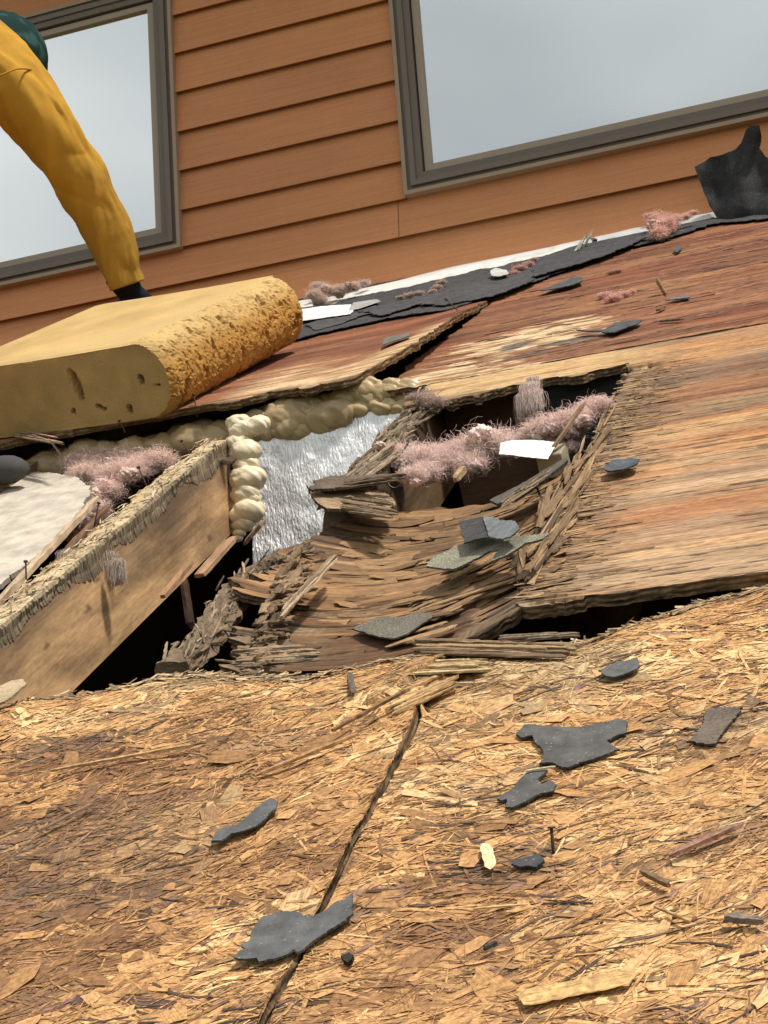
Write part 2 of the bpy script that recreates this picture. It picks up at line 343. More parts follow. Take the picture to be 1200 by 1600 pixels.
def stick3(mb, a, b, wd, th, col, K=10, seed=0, jag=.25, up=None, bend=0):
    """jagged wooden strip between two world points"""
    a, b = np.asarray(a, float), np.asarray(b, float); d = b-a; L = np.linalg.norm(d); d = d/L; up = RN if up is None else np.asarray(up, float)
    s = np.cross(d, up); s /= np.linalg.norm(s); n = np.cross(s, d)
    t = np.linspace(0, 1, K); r = np.random.default_rng(seed)
    ew = np.ones(K); ew[0] = r.uniform(.2, .9); ew[-1] = r.uniform(.05, .7)
    V = []
    for (sx, sz) in ((-.5, 0), (-.42, 1), (0, 1.12), (.45, 1), (.5, 0), (0, -.1)):
        off = (sx*wd*ew*(1+jag*r.normal(0, .5, K)))[:, None]*s+(sz*th*(ew**.5)*(1+jag*r.normal(0, .5, K)))[:, None]*n
        along = (t*L+r.normal(0, jag*wd*.6, K)*(np.arange(K) % (K-1) == 0))[:, None]*d
        V.append(a+along+off+(bend*np.sin(t*np.pi))[:, None]*n)
    V = np.stack(V, 1); m = 6; F = [gridf(K, m, True)[:, ::-1], np.array([[0, 1, 2, 3, 4, 5]]), np.array([[(K-1)*m+5-i for i in range(6)]])]
    uv = np.stack([np.repeat(t*L, m)+r.uniform(0, 9), np.tile(np.linspace(0, wd*2, m), K)+r.uniform(0, 9), np.zeros(K*m)], -1)
    c = np.asarray(col)*r.uniform(.75, 1.2, (K*m, 1)); mb.add(V.reshape(-1, 3), F, c, uv)

# ------------------------------------------------------------------ setting far below and the dark attic
g = mk('ground', box(-900, 900, -900, 900, -6.2, -6), BOXF, 'grass_ground'); tag(g, kind='structure')

# ------------------------------------------------------------------ house wall: lap siding and two windows
ORANGE = np.array([.60, .255, .105])
house = empty('house_wall', (0, 0, -.1), 'rust orange lap sided house wall above the torn roof', 'house wall')
zb = [-.12, -.008, .103, .202, .304, .416, .528, .643, .758, .872, .986] + [1.1+.114*k for k in range(14)]
WIN = [(-1.95, -.527, .197, .984), (.079, 1.95, .206, .99)]
mb = MB()
def board(x0, x1, za, zt):
    nx = max(2, int((x1-x0)/.02)); xs = np.linspace(x0, x1, nx)
    wob = (fbm(xs*4, xs*0+za*50, 2, 3)-.5)*.0016
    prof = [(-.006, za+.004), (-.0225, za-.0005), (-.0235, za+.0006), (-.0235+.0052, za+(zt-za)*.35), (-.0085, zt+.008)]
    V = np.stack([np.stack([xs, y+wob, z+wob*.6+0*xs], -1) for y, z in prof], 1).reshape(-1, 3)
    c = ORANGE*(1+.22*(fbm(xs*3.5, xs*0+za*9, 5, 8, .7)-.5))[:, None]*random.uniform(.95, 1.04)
    cc = np.repeat(c, 5, 0).reshape(nx, 5, 3); cc[:, 0] *= .25; cc[:, 1] *= .45; mb.add(V, [gridf(nx, 5)], cc.reshape(-1, 3))  # board undersides darkened: shade below each lap put into the colour
for k in range(len(zb)-1):
    za, zt = zb[k], zb[k+1]; segs = [(-3.2, 3.2)]
    for (x0, x1, z0, z1) in WIN:
        if za >= z0-.01 and za < z1-.02: segs = [s for a, b in segs for s in ((a, min(b, x0)), (max(a, x1), b)) if s[1]-s[0] > .01]
    for a, b in segs:
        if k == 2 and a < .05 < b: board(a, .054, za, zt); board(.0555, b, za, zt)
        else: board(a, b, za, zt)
mb.add(box(-3.2, -1.9, .012, .03, -.15, 2.7), BOXF, ORANGE*.4); mb.add(box(-.6, .1, .012, .03, -.15, 2.7), BOXF, ORANGE*.4); mb.add(box(1.9, 3.2, .012, .03, -.15, 2.7), BOXF, ORANGE*.4)
mb.add(box(-1.9, -.6, .012, .03, -.15, .25), BOXF, ORANGE*.4); mb.add(box(.1, 1.9, .012, .03, -.15, .25), BOXF, ORANGE*.4)
mb.add(box(-1.9, -.6, .012, .03, .93, 2.7), BOXF, ORANGE*.4); mb.add(box(.1, 1.9, .012, .03, .93, 2.7), BOXF, ORANGE*.4)
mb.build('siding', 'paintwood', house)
mk('added_shade_eave', np.concatenate([box(-3.3, 3.3, -.52, .02, 1.64, 1.72), box(-3.3, 3.3, -.56, -.5205, 1.58, 1.80)]), np.concatenate([BOXF, BOXF+8]), 'vinyl', house, (.5, .46, .40))  # unseen overhang, added and sized to keep direct sun off the siding
def ring(m, x0, x1, z0, z1, wd, yf, yb, col):
    """mitred frame ring"""
    o = np.array([[x0, z0], [x1, z0], [x1, z1], [x0, z1]]); i = np.array([[x0+wd, z0+wd], [x1-wd, z0+wd], [x1-wd, z1-wd], [x0+wd, z1-wd]])
    V = np.array([[p[0], y, p[1]] for y, q in ((yf, o), (yf, i), (yb, o), (yb, i)) for p in q]); F = []
    for k in range(4):
        l = (k+1) % 4; F += [[k, l, 4+l, 4+k], [4+k, 4+l, 12+l, 12+k], [l, k, 8+k, 8+l], [8+k, 12+k, 12+l, 8+l]]
    m.add(V, np.array(F), col)
TAUPE = np.array([.175, .140, .108]); BEIGE = np.array([.36, .285, .21])
for (x0, x1, z0, z1) in WIN:
    fr = MB(); ring(fr, x0, x1, z0, z1, .010, -.034, .02, np.array([.36, .26, .17])); ring(fr, x0+.010, x1-.010, z0+.010, z1-.010, .010, -.029, .02, TAUPE*.72)
    ring(fr, x0+.020, x1-.020, z0+.020, z1-.020, .014, -.036, .02, TAUPE); ring(fr, x0+.034, x1-.034, z0+.034, z1-.034, .018, -.031, .02, TAUPE*.9)
    wf = fr.build('window', 'vinyl', house)
    s_ = MB(); ring(s_, x0+.052, x1-.052, z0+.052, z1-.052, .004, -.016, .02, TAUPE*.4); ring(s_, x0+.056, x1-.056, z0+.056, z1-.056, .017, -.022, .02, BEIGE); s_.build('sash', 'vinyl', wf)
    a, b, c, d = x0+.073, x1-.073, z0+.073, z1-.073
    mk('glass_pane', box(a, b, -.012, -.006, c, d), BOXF, 'glass', wf)
    # dark sheet standing in for the unlit room behind the glass
    mk('dark_room_sheet', box(a, b, .002, .010, c, d), BOXF, 'vinyl', wf, (.03, .03, .03))

# ------------------------------------------------------------------ roof deck
OH = .004
def lin(a, b, st): return np.linspace(a, b, max(2, int(round((b-a)/st))+1))
RED1, RED2, OCH, PALE = np.array([.17, .065, .036]), np.array([.27, .12, .064]), np.array([.40, .205, .088]), np.array([.60, .41, .20])
DK = np.array([.055, .04, .03]); GREYST = np.array([.15, .14, .12])
def blob(U, V, px, py, ru, rv, h=0, n=.5, s=0, ang=0):
    cu, cv = P(px, py, h); du, dv = U-cu, V-cv
    if ang: du, dv = du*math.cos(ang)+dv*math.sin(ang), -du*math.sin(ang)+dv*math.cos(ang)
    d = np.sqrt((du/ru)**2+(dv/rv)**2)+(fbm(U*14, V*55, 4, s)-.5)*2*n
    return 1-sm(.75, 1.05, d)
def plycol(U, V, red, s=0):
    g1 = fbm(U*2.2, V*26, 4, s); g2 = fbm(U*9, V*190, 3, s+5); g3 = fbm(U*30, V*700, 2, s+9)
    red = np.clip(red+(fbm(U*2.5, V*9, 4, s+2)-.5)*.9, 0, 1)
    c = mixc(mixc(OCH, PALE, sm(.45, .95, g1)*.45), mixc(RED1, RED2, sm(.3, .75, g1)), red)
    c = c*(.50+.62*g2+.46*g3)[..., None]
    st = sm(.52, .74, fbm(U*4, V*30, 5, s+11)); c = mixc(c, c*np.array([.62, .58, .52])+GREYST*.06, st*.6); c = c*(.82+.36*fbm(U*8, V*14, 4, s+51))[..., None]; c = mixc(c, c*np.array([1.0, .84, .78]), sm(.45, .65, fbm(U*3, V*11, 3, s+53))*.7)
    ck = sm(.645, .70, fbm(U*15, V*190, 3, s+21)); ck = ck*sm(.42, .58, fbm(U*6, V*16, 3, s+23))
    c = mixc(c, DK, ck*.85)
    kn = sm(.955, .975, vn(U*47, V*150, s+31))*sm(.4, .6, fbm(U*6, V*8, 2, s+33)); c = mixc(c, DK*1.3, kn*.8)
    h = (g2-.5)*.0007+(g3-.5)*.0006-ck*.0016-kn*.001
    return c, h
CRK = lambda v: .386+(fbm(v*30, v*0, 3, 4)-.5)*.020+(fbm(v*150, v*0, 2, 14)-.5)*.006
# upper row, right of the crack
def f_up(U, V):
    c, h = plycol(U, V, .92, 1)
    pe = np.clip(blob(U, V, 820, 530, .15, .13, s=3, n=.9)+blob(U, V, 700, 590, .12, .1, s=4, n=.7)+blob(U, V, 860, 570, .17, .05, s=8, n=.7), 0, 1)
    pc = mixc([.68, .50, .30], OCH*.7, sm(.35, .75, fbm(U*14, V*130, 4, 9))); c = mixc(c, pc, pe*.95); h = h-.0015*pe*sm(.3, .6, fbm(U*15, V*130, 3, 15))
    bl = np.clip(blob(U, V, 805, 540, .035, .05, s=5, n=.9)+blob(U, V, 900, 530, .07, .02, s=6, n=.7)+blob(U, V, 830, 552, .05, .02, s=26, n=.7), 0, 1); c = mixc(c, [.10, .105, .10], bl*.8)
    K = (U > CRK(V)-.040*sm(-.75, -1.15, V)-.012*sm(-.62, -.8, V)) & (V > -1.317+(fbm(U*60, U*0, 2, 7)-.5)*.003)
    e = sm(-1.24, -1.31, V)*.001
    return h+e*0, c, K
mb = sheet(lin(.31, 1.9, .0032), lin(-1.325, -.02, .0028), f_up); n = 600; c = np.stack([rng.uniform(.44, 1.25, n), rng.uniform(-1.29, -.25, n)], -1); L = rng.uniform(.012, .08, n)
slivers(mb, c, rng.normal(0, .05, n), L, np.minimum(L*rng.uniform(.02, .09, n), .005), rng.uniform(.0, .001, n), rng.normal(0, .015, n), rng.normal(0, .02, n)*L, mixc([.06, .04, .03], [.36, .19, .10], rng.random(n)), None, 6, .3, minh=1)
up = mb.build('plywood_sheet', 'ply')
tag(up, 'flat reddish brown plywood sheet right of the crack, below the white flashing', 'plywood')
# lifted sheet left of the crack
def f_fl(U, V):
    c, h = plycol(U, V, .95, 41)
    s = sm(-.45, -1.32, V); lift = .034*s
    lift = lift+.016*sm(.20, .39, U)*sm(-.50, -.85, V)*sm(-1.42, -1.1, V)
    edge = -1.318+(fbm(U*14, U*0, 3, 17)-.5)*.05*sm(.0, .12, U)+.17*sm(.24, .385, U)**2+(fbm(U*120, U*0, 3, 27)-.5)*.012
    pe = sm(edge+.30, edge+.08, V+(fbm(U*9, V*40, 4, 33)-.5)*.36)*sm(.0, .12, U)
    pc = mixc([.66, .48, .28], OCH*.8, sm(.35, .75, fbm(U*12, V*130, 4, 39))); c = mixc(c, pc, pe*.95)
    de = np.maximum(sm(edge+.035, edge, V)*sm(-.05, .05, U), sm(.368, .384, U+(fbm(V*80, U*30, 2, 3)-.5)*.02)*.7)*sm(.35, .6, fbm(U*40, V*90, 3, 55)); c = mixc(c, DK*1.2, de*.9); h = h-.0025*de
    K = (U < CRK(V)-.002-.010*sm(-.55, -1.3, V)) & (V > edge)
    return h+lift, c, K
fl = sheet(lin(-1.3, .40, .0034), lin(-1.36, -.02, .0028), f_fl, thick=.013, edge=np.array([1.0, .95, .8])).build('plywood_sheet', 'ply')
tag(fl, 'lifted plywood sheet with splintered pale edge, under the yellow foam block', 'plywood')

# right lower panel with the cross grain laid bare at its left end
def topply(v): return .828+(fbm(v*70, v*0, 3, 61)-.5)*.085+(fbm(v*220, v*0+2, 2, 63)-.5)*.06+.03*sm(-2.3, -1.5, v)-.02
def f_rt(U, V):
    red = .0+.75*sm(-1.9, -1.75, V)*sm(-1.45, -1.6, V)+.35*sm(-2.15, -2.25, V)*sm(-2.4, -2.3, V)
    c, h = plycol(U, V, red, 71); c = mixc(c, c.mean(-1, keepdims=True)*np.array([1.42, .98, .62]), sm(.35, .65, fbm(U*4, V*16, 4, 75))*.7)
    band = sm(.62, .8, fbm(U*2, V*9, 3, 79)); c = mixc(c, PALE*.85*(.5+1.0*fbm(U*20, V*300, 3, 3))[..., None], band*.22)
    tp = topply(V); inr = sm(tp+.09, tp+.01, U)
    c = mixc(c, c*.62+GREYST*.12, inr*sm(.4, .6, fbm(U*12, V*60, 3, 81)))
    ex = (U < tp) & (V < -1.47); x2 = fbm(U*330, V*14, 3, 83); cg = mixc([.13, .085, .05], [.42, .29, .17], x2); cg = cg*(.7+.6*fbm(U*40, V*30, 3, 85))[..., None]
    gap = sm(.66, .74, fbm(U*240, V*9, 2, 87)); cg = mixc(cg, DK, gap*.8)
    c = np.where(ex[..., None], cg, c); h = np.where(ex, -.0026+(x2-.5)*.0016-gap*.002, h+.0004*sm(tp+.03, tp, U)*fbm(U*20, V*200, 2, 5)*4)
    strip = V > -1.452                                  # strip above the hole reaches further left
    lf = np.where(strip, .425+(fbm(V*90, V*0, 2, 5)-.5)*.05, .772+(fbm(V*60, V*0, 3, 91)-.5)*.03-(fbm(V*260, V*0, 2, 93)-.5)*.02)
    hb = -1.452+(fbm(U*26, U*0, 4, 95)-.5)*.055-.035*sm(.62, .40, U)
    K = (U > np.where(V > hb, .41+(fbm(V*90, V*0, 2, 5)-.5)*.05, .775+(fbm(V*60, V*0, 3, 91)-.5)*.03+(fbm(V*300, V*0, 2, 93)-.5)*.012))
    K &= V > -2.497+(fbm(U*60, U*0, 3, 97)-.5)*.005
    se = sm(hb+.06, hb, V)*(U < .80)*sm(.4, .6, fbm(U*30, V*120, 3, 99)); c = mixc(c, [.10, .075, .05], se*.8)
    ps = (V > -1.45)*sm(.9, .7, U)*.8; c = mixc(c, PALE*(.75+.4*fbm(U*10, V*220, 3, 6))[..., None], ps*sm(.3, .6, fbm(U*5, V*50, 3, 12)))
    return h-.002, c, K
mb = sheet(lin(.36, 1.9, .0022), lin(-2.51, -1.321, .0018), f_rt, thick=.0135, rows=5); n = 900; c = np.stack([rng.uniform(.79, .89, n), rng.uniform(-2.48, -1.50, n)], -1); c = c[rng.random(n) < 1.15-(c[:, 0]-.785)/.10]; n = len(c); L = rng.uniform(.010, .06, n)
slivers(mb, c, rng.normal(0, .06, n), L, np.minimum(L*rng.uniform(.03, .12, n), .005), rng.uniform(-.0005, .001, n), rng.normal(0, .015, n), rng.normal(0, .02, n)*L, mixc([.12, .075, .045], [.46, .28, .14], rng.random(n)), lambda u, v: u*0-.002, 6, .35, minh=1)
rtp = mb.build('plywood_sheet', 'ply')
tag(rtp, 'ochre plywood sheet on the right whose frayed left end shows cross grain', 'plywood')

# sagging rotten plywood between the rafters
def sag(u): s = np.clip((u-.385)/.40, 0, 1); return -.048*4*s*(1-s)
def f_sg(U, V):
    g1 = fbm(U*3, V*34, 4, 101); g2 = fbm(U*10, V*210, 3, 103); g3 = fbm(U*35, V*800, 2, 105)
    c = mixc([.14, .072, .034], [.38, .21, .095], sm(.3, .72, g1)); c = c*(.30+.66*g2+.52*g3)[..., None]
    st = sm(.48, .7, fbm(U*5, V*14, 4, 107)); c = mixc(c, c*.5+np.array([.03, .025, .02]), st*.8)
    # bands where the face veneer is gone and the cross ply shows
    b1 = sm(.010, .005, np.abs(V+2.115+(fbm(U*20, U*0, 3, 109)-.5)*.035))*sm(.47, .50, U)
    b2 = sm(.012, .006, np.abs(V+2.315+(fbm(U*20, U*0, 3, 111)-.5)*.03))*sm(.44, .5, U)*sm(.66, .60, U)
    b3 = (V < -2.36)*sm(.55, .50, U+(fbm(V*60, U*0, 2, 3)-.5)*.05)*1.
    b4 = sm(.705, .725, U+(fbm(V*50, V*0, 3, 113)-.5)*.05)
    bb = np.clip(b1+b2+b3*.9, 0, 1); x = fbm(U*260, V*16, 3, 115); cg = mixc([.10, .07, .045], [.33, .22, .13], x)*(.6+.6*fbm(U*30, V*30, 2, 8))[..., None]
    c = mixc(c, cg, np.clip(bb+b4*.8, 0, 1)); ck = sm(.66, .72, fbm(U*9, V*170, 3, 117)); c = mixc(c, DK, ck*.8)
    ledge = (V+2.215+(fbm(U*16, U*0, 3, 119)-.5)*.03)
    h = sag(U)+(g2-.5)*.0012-ck*.002-bb*.0025+.004*sm(-.0, -.002, ledge)+(fbm(U*8, V*10, 3, 121)-.5)*.010-b4*.004
    top = -1.925+(fbm(U*22, U*0, 4, 123)-.5)*.07-.25*sm(.47, .39, U)
    left = .400+(fbm(V*26, V*0, 4, 125)-.5)*.05+(fbm(V*160, V*0, 2, 127)-.5)*.04+.05*sm(-2.3, -2.45, V)
    bot = -2.492+(fbm(U*28, U*0, 4, 129)-.5)*.03
    K = (U > left) & (U < .785) & (V < top) & (V > bot)
    notch = (U < .475+.1*(V+2.4)) & (V > -2.38) & (V < -2.29); K &= ~notch
    return h-.004, c, K
sg = empty('plywood_sheet', W(.6, -2.2, -.06)); tag(sg, 'rotten grey brown plywood sheet sagging between the rafters in the middle', 'plywood')
mb = sheet(lin(.33, .80, .0016), lin(-2.53, -1.84, .0015), f_sg, thick=.012, rows=5, edge=np.array([.8, .8, .8])); n = 330; c = np.stack([rng.uniform(.50, .73, n), rng.uniform(-2.46, -1.96, n)], -1); L = np.exp(rng.uniform(np.log(.02), np.log(.16), n)); wd = np.minimum(L*rng.uniform(.05, .30, n), .022)
slivers(mb, c, rng.normal(0, .05, n), L, wd, rng.uniform(-.001, .0015, n), rng.normal(0, .02, n), rng.normal(0, .02, n)*L, mixc([.11, .062, .032], [.36, .21, .10], rng.random(n)), lambda u, v: sag(u)-.0035+(fbm(u*8, v*10, 3, 121)-.5)*.010, 8, .2, minh=1)
mb.build('sagging_face', 'ply', sg)


# ------------------------------------------------------------------ OSB sheets
OTOP = np.array([P(x, y, 0) for x, y in ((-200, 1118), (0, 1103), (60, 1080), (140, 1072), (190, 1057), (250, 1046), (330, 1045), (400, 1056), (480, 1062), (560, 1042), (640, 1032), (700, 1026), (780, 1014), (860, 1012), (925, 994), (970, 975), (1015, 955), (1060, 936), (1110, 915), (1200, 892), (1400, 860))])
def otop(u): return np.interp(u, OTOP[:, 0], OTOP[:, 1])
SEAM = lambda v: .7415+(fbm(np.asarray(v)*20, np.asarray(v)*0, 3, 201)-.5)*.008
def OHf(u, v):
    u, v = np.asarray(u), np.asarray(v); tp = otop(u)
    h = -.0035+(fbm(u*5, v*5, 3, 203)-.5)*.012+(fbm(u*22, v*30, 3, 205)-.5)*.0055
    h = h-.014*sm(tp-.06, tp+.02, v)                                   # the weathered top edge curls under
    h = h+.006*sm(-2.9, -2.66, v)*sm(-2.56, -2.64, v)
    h = h+np.where(u < SEAM(v), .003+.006*sm(.10, .0, np.abs(u-.741))*sm(-2.95, -2.7, v), 0)
    h = h-.004*sm(.93, .99, u)*sm(-2.56, -2.50, v)
    # long ridge that runs into the seam
    a, b = np.array(P(400, 1215)), np.array(P(705, 1050)); d = b-a; L = np.linalg.norm(d); d /= L
    s = (u-a[0])*d[0]+(v-a[1])*d[1]; q = -(u-a[0])*d[1]+(v-a[1])*d[0]; q = q+(fbm(s*25, s*0, 2, 5)-.5)*.012
    ins = sm(-.02, .02, s)*sm(L+.02, L-.03, s)
    return h+ins*(.0045*sm(.0, .0025, q)*sm(.05, .01, q)-.004*sm(-.004, 0, q)*sm(.003, 0, q))
STAIN = [(60, 1180, .05, .03, .7), (150, 1165, .05, .02, .7), (110, 1270, .045, .02, .5), (310, 1075, .06, .02, .75), (200, 1120, .05, .015, .6), (850, 1320, .035, .02, .9), (830, 1345, .05, .02, .6), (1120, 1135, .035, .022, .95), (1130, 1160, .05, .03, .5), (1150, 1110, .06, .02, .4), (1010, 1130, .05, .02, .55), (920, 1030, .05, .02, .5),
         (640, 1230, .03, .03, .5), (560, 1410, .03, .012, .6), (480, 1430, .04, .02, .45), (1185, 1415, .03, .01, .6), (575, 1195, .006, .012, .9), (450, 1165, .07, .012, .5), (330, 1160, .03, .02, .5), (60, 1390, .02, .02, .8), (980, 1345, .03, .01, .3), (885, 1425, .015, .006, .8), (250, 1105, .02, .008, .8), (860, 1255, .05, .015, .4), (1040, 1240, .04, .02, .35), (740, 1500, .03, .02, .3), (620, 1085, .05, .03, .35), (90, 1555, .04, .02, .4), (760, 1240, .03, .03, .35)]
def ostain(u, v):
    r = 0
    for k, (x, y, a, b, s) in enumerate(STAIN): r = np.maximum(r, s*blob(u, v, x, y, a, b, n=.8, s=300+k))
    gen = sm(.56, .75, fbm(u*7, v*10, 4, 211))*.55
    return np.maximum(r, gen)
def oreg(u, v): return fbm(np.asarray(u)*4, np.asarray(v)*5, 3, 213)
def f_osb(side):
    def f(U, V):
        c = mixc([.12, .06, .028], [.30, .16, .07], fbm(U*60, V*120, 3, 215)); c = c*(.7+.6*fbm(U*200, V*260, 2, 217))[..., None]
        c = mixc(c, [.06, .05, .045], ostain(U, V)*.8)
        se = SEAM(V); K = (V < otop(U)+(fbm(U*70, U*0, 4, 219)-.5)*.02)
        K &= (U < se-.002) if side == 'l' else (U > se+.002)
        return OHf(U, V), c, K
    return f
def osb(side, us, label):
    root = empty('osb_sheet', W(us.mean(), -2.9, -.02)); tag(root, label, 'chipboard sheet')
    sheet(us, np.concatenate([lin(-3.9, -3.32, .01)[:-1], lin(-3.32, -2.44, .0028)]), f_osb(side), thick=.012, rows=3).build('board', 'wood_flake', root)
    mb = MB(); lo, hi = (-.2, .739) if side == 'l' else (.744, 1.35)
    def run(n, Lr, Wr, hr, tl, K, tone, seed, box_=None, spread=.55, ridge=.2):
        global rng
        u0, u1 = (lo, hi) if box_ is None else (max(lo, box_[0]), min(hi, box_[1]))
        frac = (u1-u0)/(1.55)
        n = int(n*frac); c = np.stack([rng.uniform(u0, u1, n), rng.uniform(-3.36, -2.5, n)], -1)
        if box_ is None:
            keep = ((c[:, 0] > .12+(-c[:, 1]-2.5)*.45) & (c[:, 0] < 1.16)) | (rng.random(n) < .22); c = c[keep]
        c = c[c[:, 1] < otop(c[:, 0])-.002]
        if Lr[1] > .1: c = c[(c[:, 1] < -2.72) | (rng.random(len(c)) < .45)]
        n = len(c)
        L = np.exp(rng.uniform(np.log(Lr[0]), np.log(Lr[1]), n)); wd = L*rng.uniform(Wr[0], Wr[1], n)
        dirn = .30+.45*(fbm(c[:, 0]*6, c[:, 1]*6, 2, 221)-.5)*2
        ang = dirn+rng.normal(0, spread, n)
        ang = np.where(rng.random(n) < .15, rng.uniform(-1.57, 1.57, n), ang)
        h0 = rng.uniform(hr[0], hr[1], n); ti = rng.normal(0, tl, n); cu = rng.normal(0, .014, n)*L
        # own colour of each strand
        r = oreg(c[:, 0], c[:, 1])+.75*(fbm(c[:, 0]*22, c[:, 1]*42, 4, 223)-.5)+rng.normal(.055 if side == 'l' else .02, .075, n)
        col = mixc(mixc([.27, .14, .065], [.59, .33, .138], sm(.26, .54, r)), [.83, .58, .29], sm(.58, .84, r))
        col = col*np.array(tone)*rng.uniform(.84, 1.10, (n, 1))
        pk = (rng.random(n) < .035)[:, None]; col = np.where(pk, np.array([.26, .15, .12])*rng.uniform(.8, 1.2, (n, 1)), col)
        dk = (rng.random(n) < .11)[:, None]; col = np.where(dk, col*np.array([.38, .36, .36]), col)
        s = ostain(c[:, 0], c[:, 1])*rng.uniform(.5, 1.1, n); col = mixc(col, [.085, .07, .06], np.clip(s, 0, 1)*.85)
        cl = (-9, .7395) if side == 'l' else (.7435, 9)
        slivers(mb, c, ang, L, wd, h0, ti, cu, col, OHf, K, ridge, cl)
    run(5200, (.035, .13), (.09, .22), (.0002, .0010), .005, 8, (.88, .85, .82), 1, ridge=.02)
    run(19000, (.018, .08), (.05, .18), (.0004, .0016), .009, 7, (.97, .95, .92), 2, ridge=.03)
    run(36000, (.014, .060), (.018, .07), (.0006, .0021), .016, 7, (1, .98, .96), 3, ridge=.12)
    run(30000, (.006, .034), (.012, .04), (.0008, .0027), .035, 4, (1.04, 1.02, 1.0), 4, ridge=.3)
    n = 1500; c = np.stack([rng.uniform(lo, hi, n), rng.uniform(-3.3, -2.52, n)], -1); c = c[fbm(c[:, 0]*12, c[:, 1]*16, 3, 233) > .56]; c = c[c[:, 1] < otop(c[:, 0])-.004]; n = len(c); L = rng.uniform(.008, .06, n)
    slivers(mb, c, .3+rng.normal(0, .4, n), L, np.minimum(L*rng.uniform(.02, .09, n), .0024), rng.uniform(.0014, .0028, n), rng.normal(0, .01, n), rng.normal(0, .01, n)*L, mixc([.035, .025, .018], [.16, .10, .06], rng.random(n)), OHf, 6, .1, (-9, .7395) if side == 'l' else (.7435, 9))  # dark slivers painted in as shaded crevices between the strands
    mb.build('strands', 'wood_flake', root)
    return root
ol = osb('l', lin(-1.1, .745, .0028), 'weathered orange strand board sheet left of the dark seam')
orr = osb('r', lin(.738, 2.0, .0028), 'weathered orange strand board sheet right of the dark seam')
# fringe of torn strands along the upper edge of both sheets
for side, root in (('l', ol), ('r', orr)):
    mb = MB(); n = 2600; uu = rng.uniform(-.1, .738, n) if side == 'l' else rng.uniform(.746, 1.3, n)
    c = np.stack([uu, otop(uu)-np.abs(rng.normal(0, .010, n))+.004], -1); L = rng.uniform(.01, .04, n); wd = L*rng.uniform(.05, .18, n)
    r = rng.random(n); col = mixc([.20, .12, .065], [.66, .46, .24], r); col = mixc(col, [.08, .065, .055], (rng.random(n) < .3)*.7)
    slivers(mb, c, rng.normal(.15, .45, n), L, wd, rng.uniform(-.004, .005, n), rng.normal(0, .12, n), rng.normal(0, .03, n)*L, col, OHf, 5, .3, (-9, .7395) if side == 'l' else (.7435, 9), minh=1)
    mb.build('torn_edge', 'wood_flake', root)

# ------------------------------------------------------------------ rafters
WOODL = np.array([.54, .33, .165])
def rafter(u0, u1, v0, v1, label, depth=.142, hb=-.013, tone=1., st=0, rot=0, name='rafter', tagit=True, res=.005, prof=None):
    """board running up the slope: fine right face and top"""
    root = empty(name, W((u0+u1)/2, (v0+v1)/2, hb-depth)); tag(root, label, 'rafter', None)
    vs = lin(v0, v1, res); hs = lin(hb-depth, hb, res); mb = MB()
    VV, HH = np.meshgrid(vs, hs, indexing='ij')
    if prof is not None: HH = hb-depth+(HH-hb+depth)*(prof(VV)+depth)/depth
    def fc(VV, HH, s):
        g = fbm(VV*5, HH*45, 4, 401+s); g2 = fbm(VV*14, HH*260, 3, 403+s)
        wv = fbm(VV*3, HH*9, 3, 405+s); g = fbm(VV*5+wv*2, HH*38+wv*6, 4, 407+s)
        c = mixc(WOODL*.62, WOODL*1.1, sm(.3, .7, g))*(.8+.4*g2)[..., None]*tone
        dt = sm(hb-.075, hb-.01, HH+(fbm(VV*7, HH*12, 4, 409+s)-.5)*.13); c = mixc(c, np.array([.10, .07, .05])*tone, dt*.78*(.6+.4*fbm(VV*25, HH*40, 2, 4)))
        sp = sm(.93, .97, vn(VV*22, HH*38, 411+s)); c = mixc(c, [.12, .07, .04], sp*.75)
        gs = sm(.55, .75, fbm(VV*4, HH*10, 3, 413+s)); c = mixc(c, c*.6, gs*.6)
        return c
    for uu, flip in ((u1, 0), (u0, 1)):
        dd = (fbm(VV*30, HH*60, 3, 415)-.5)*.0012
        P3 = W(uu+dd*(1 if not flip else -1), VV, HH).reshape(-1, 3); F = gridf(len(vs), len(hs)); mb.add(P3, F[:, ::-1] if not flip else F, fc(VV, HH, 0 if not flip else 9).reshape(-1, 3), np.stack([VV.ravel(), HH.ravel(), 0*VV.ravel()], -1))
    us_ = lin(u0, u1, .004)
    for hh, flip in ((hb, 0), (hb-depth, 1)):
        UU, VV2 = np.meshgrid(us_, vs, indexing='ij'); F = gridf(len(us_), len(vs)); P3 = W(UU, VV2, hh+(prof(VV2) if prof is not None and not flip else 0)).reshape(-1, 3)
        c = mixc(WOODL*.5, WOODL*.95, fbm(UU*60, VV2*5, 3, 417))*tone; mb.add(P3, F if not flip else F[:, ::-1], c.reshape(-1, 3), np.stack([VV2.ravel(), UU.ravel(), 0*UU.ravel()], -1))
    for vv in (v0, v1):
        b_ = W([u0, u1, u1, u0], vv, [hb-depth, hb-depth, hb, hb]); mb.add(b_, np.array([[0, 1, 2, 3]]) if vv == v0 else np.array([[3, 2, 1, 0]]), WOODL*.5*tone)
    mb.build('timber', 'lumber', root)
    return root
r1 = rafter(.037, .075, -2.72, -1.43, 'long pale rafter bare in the open hole on the left')
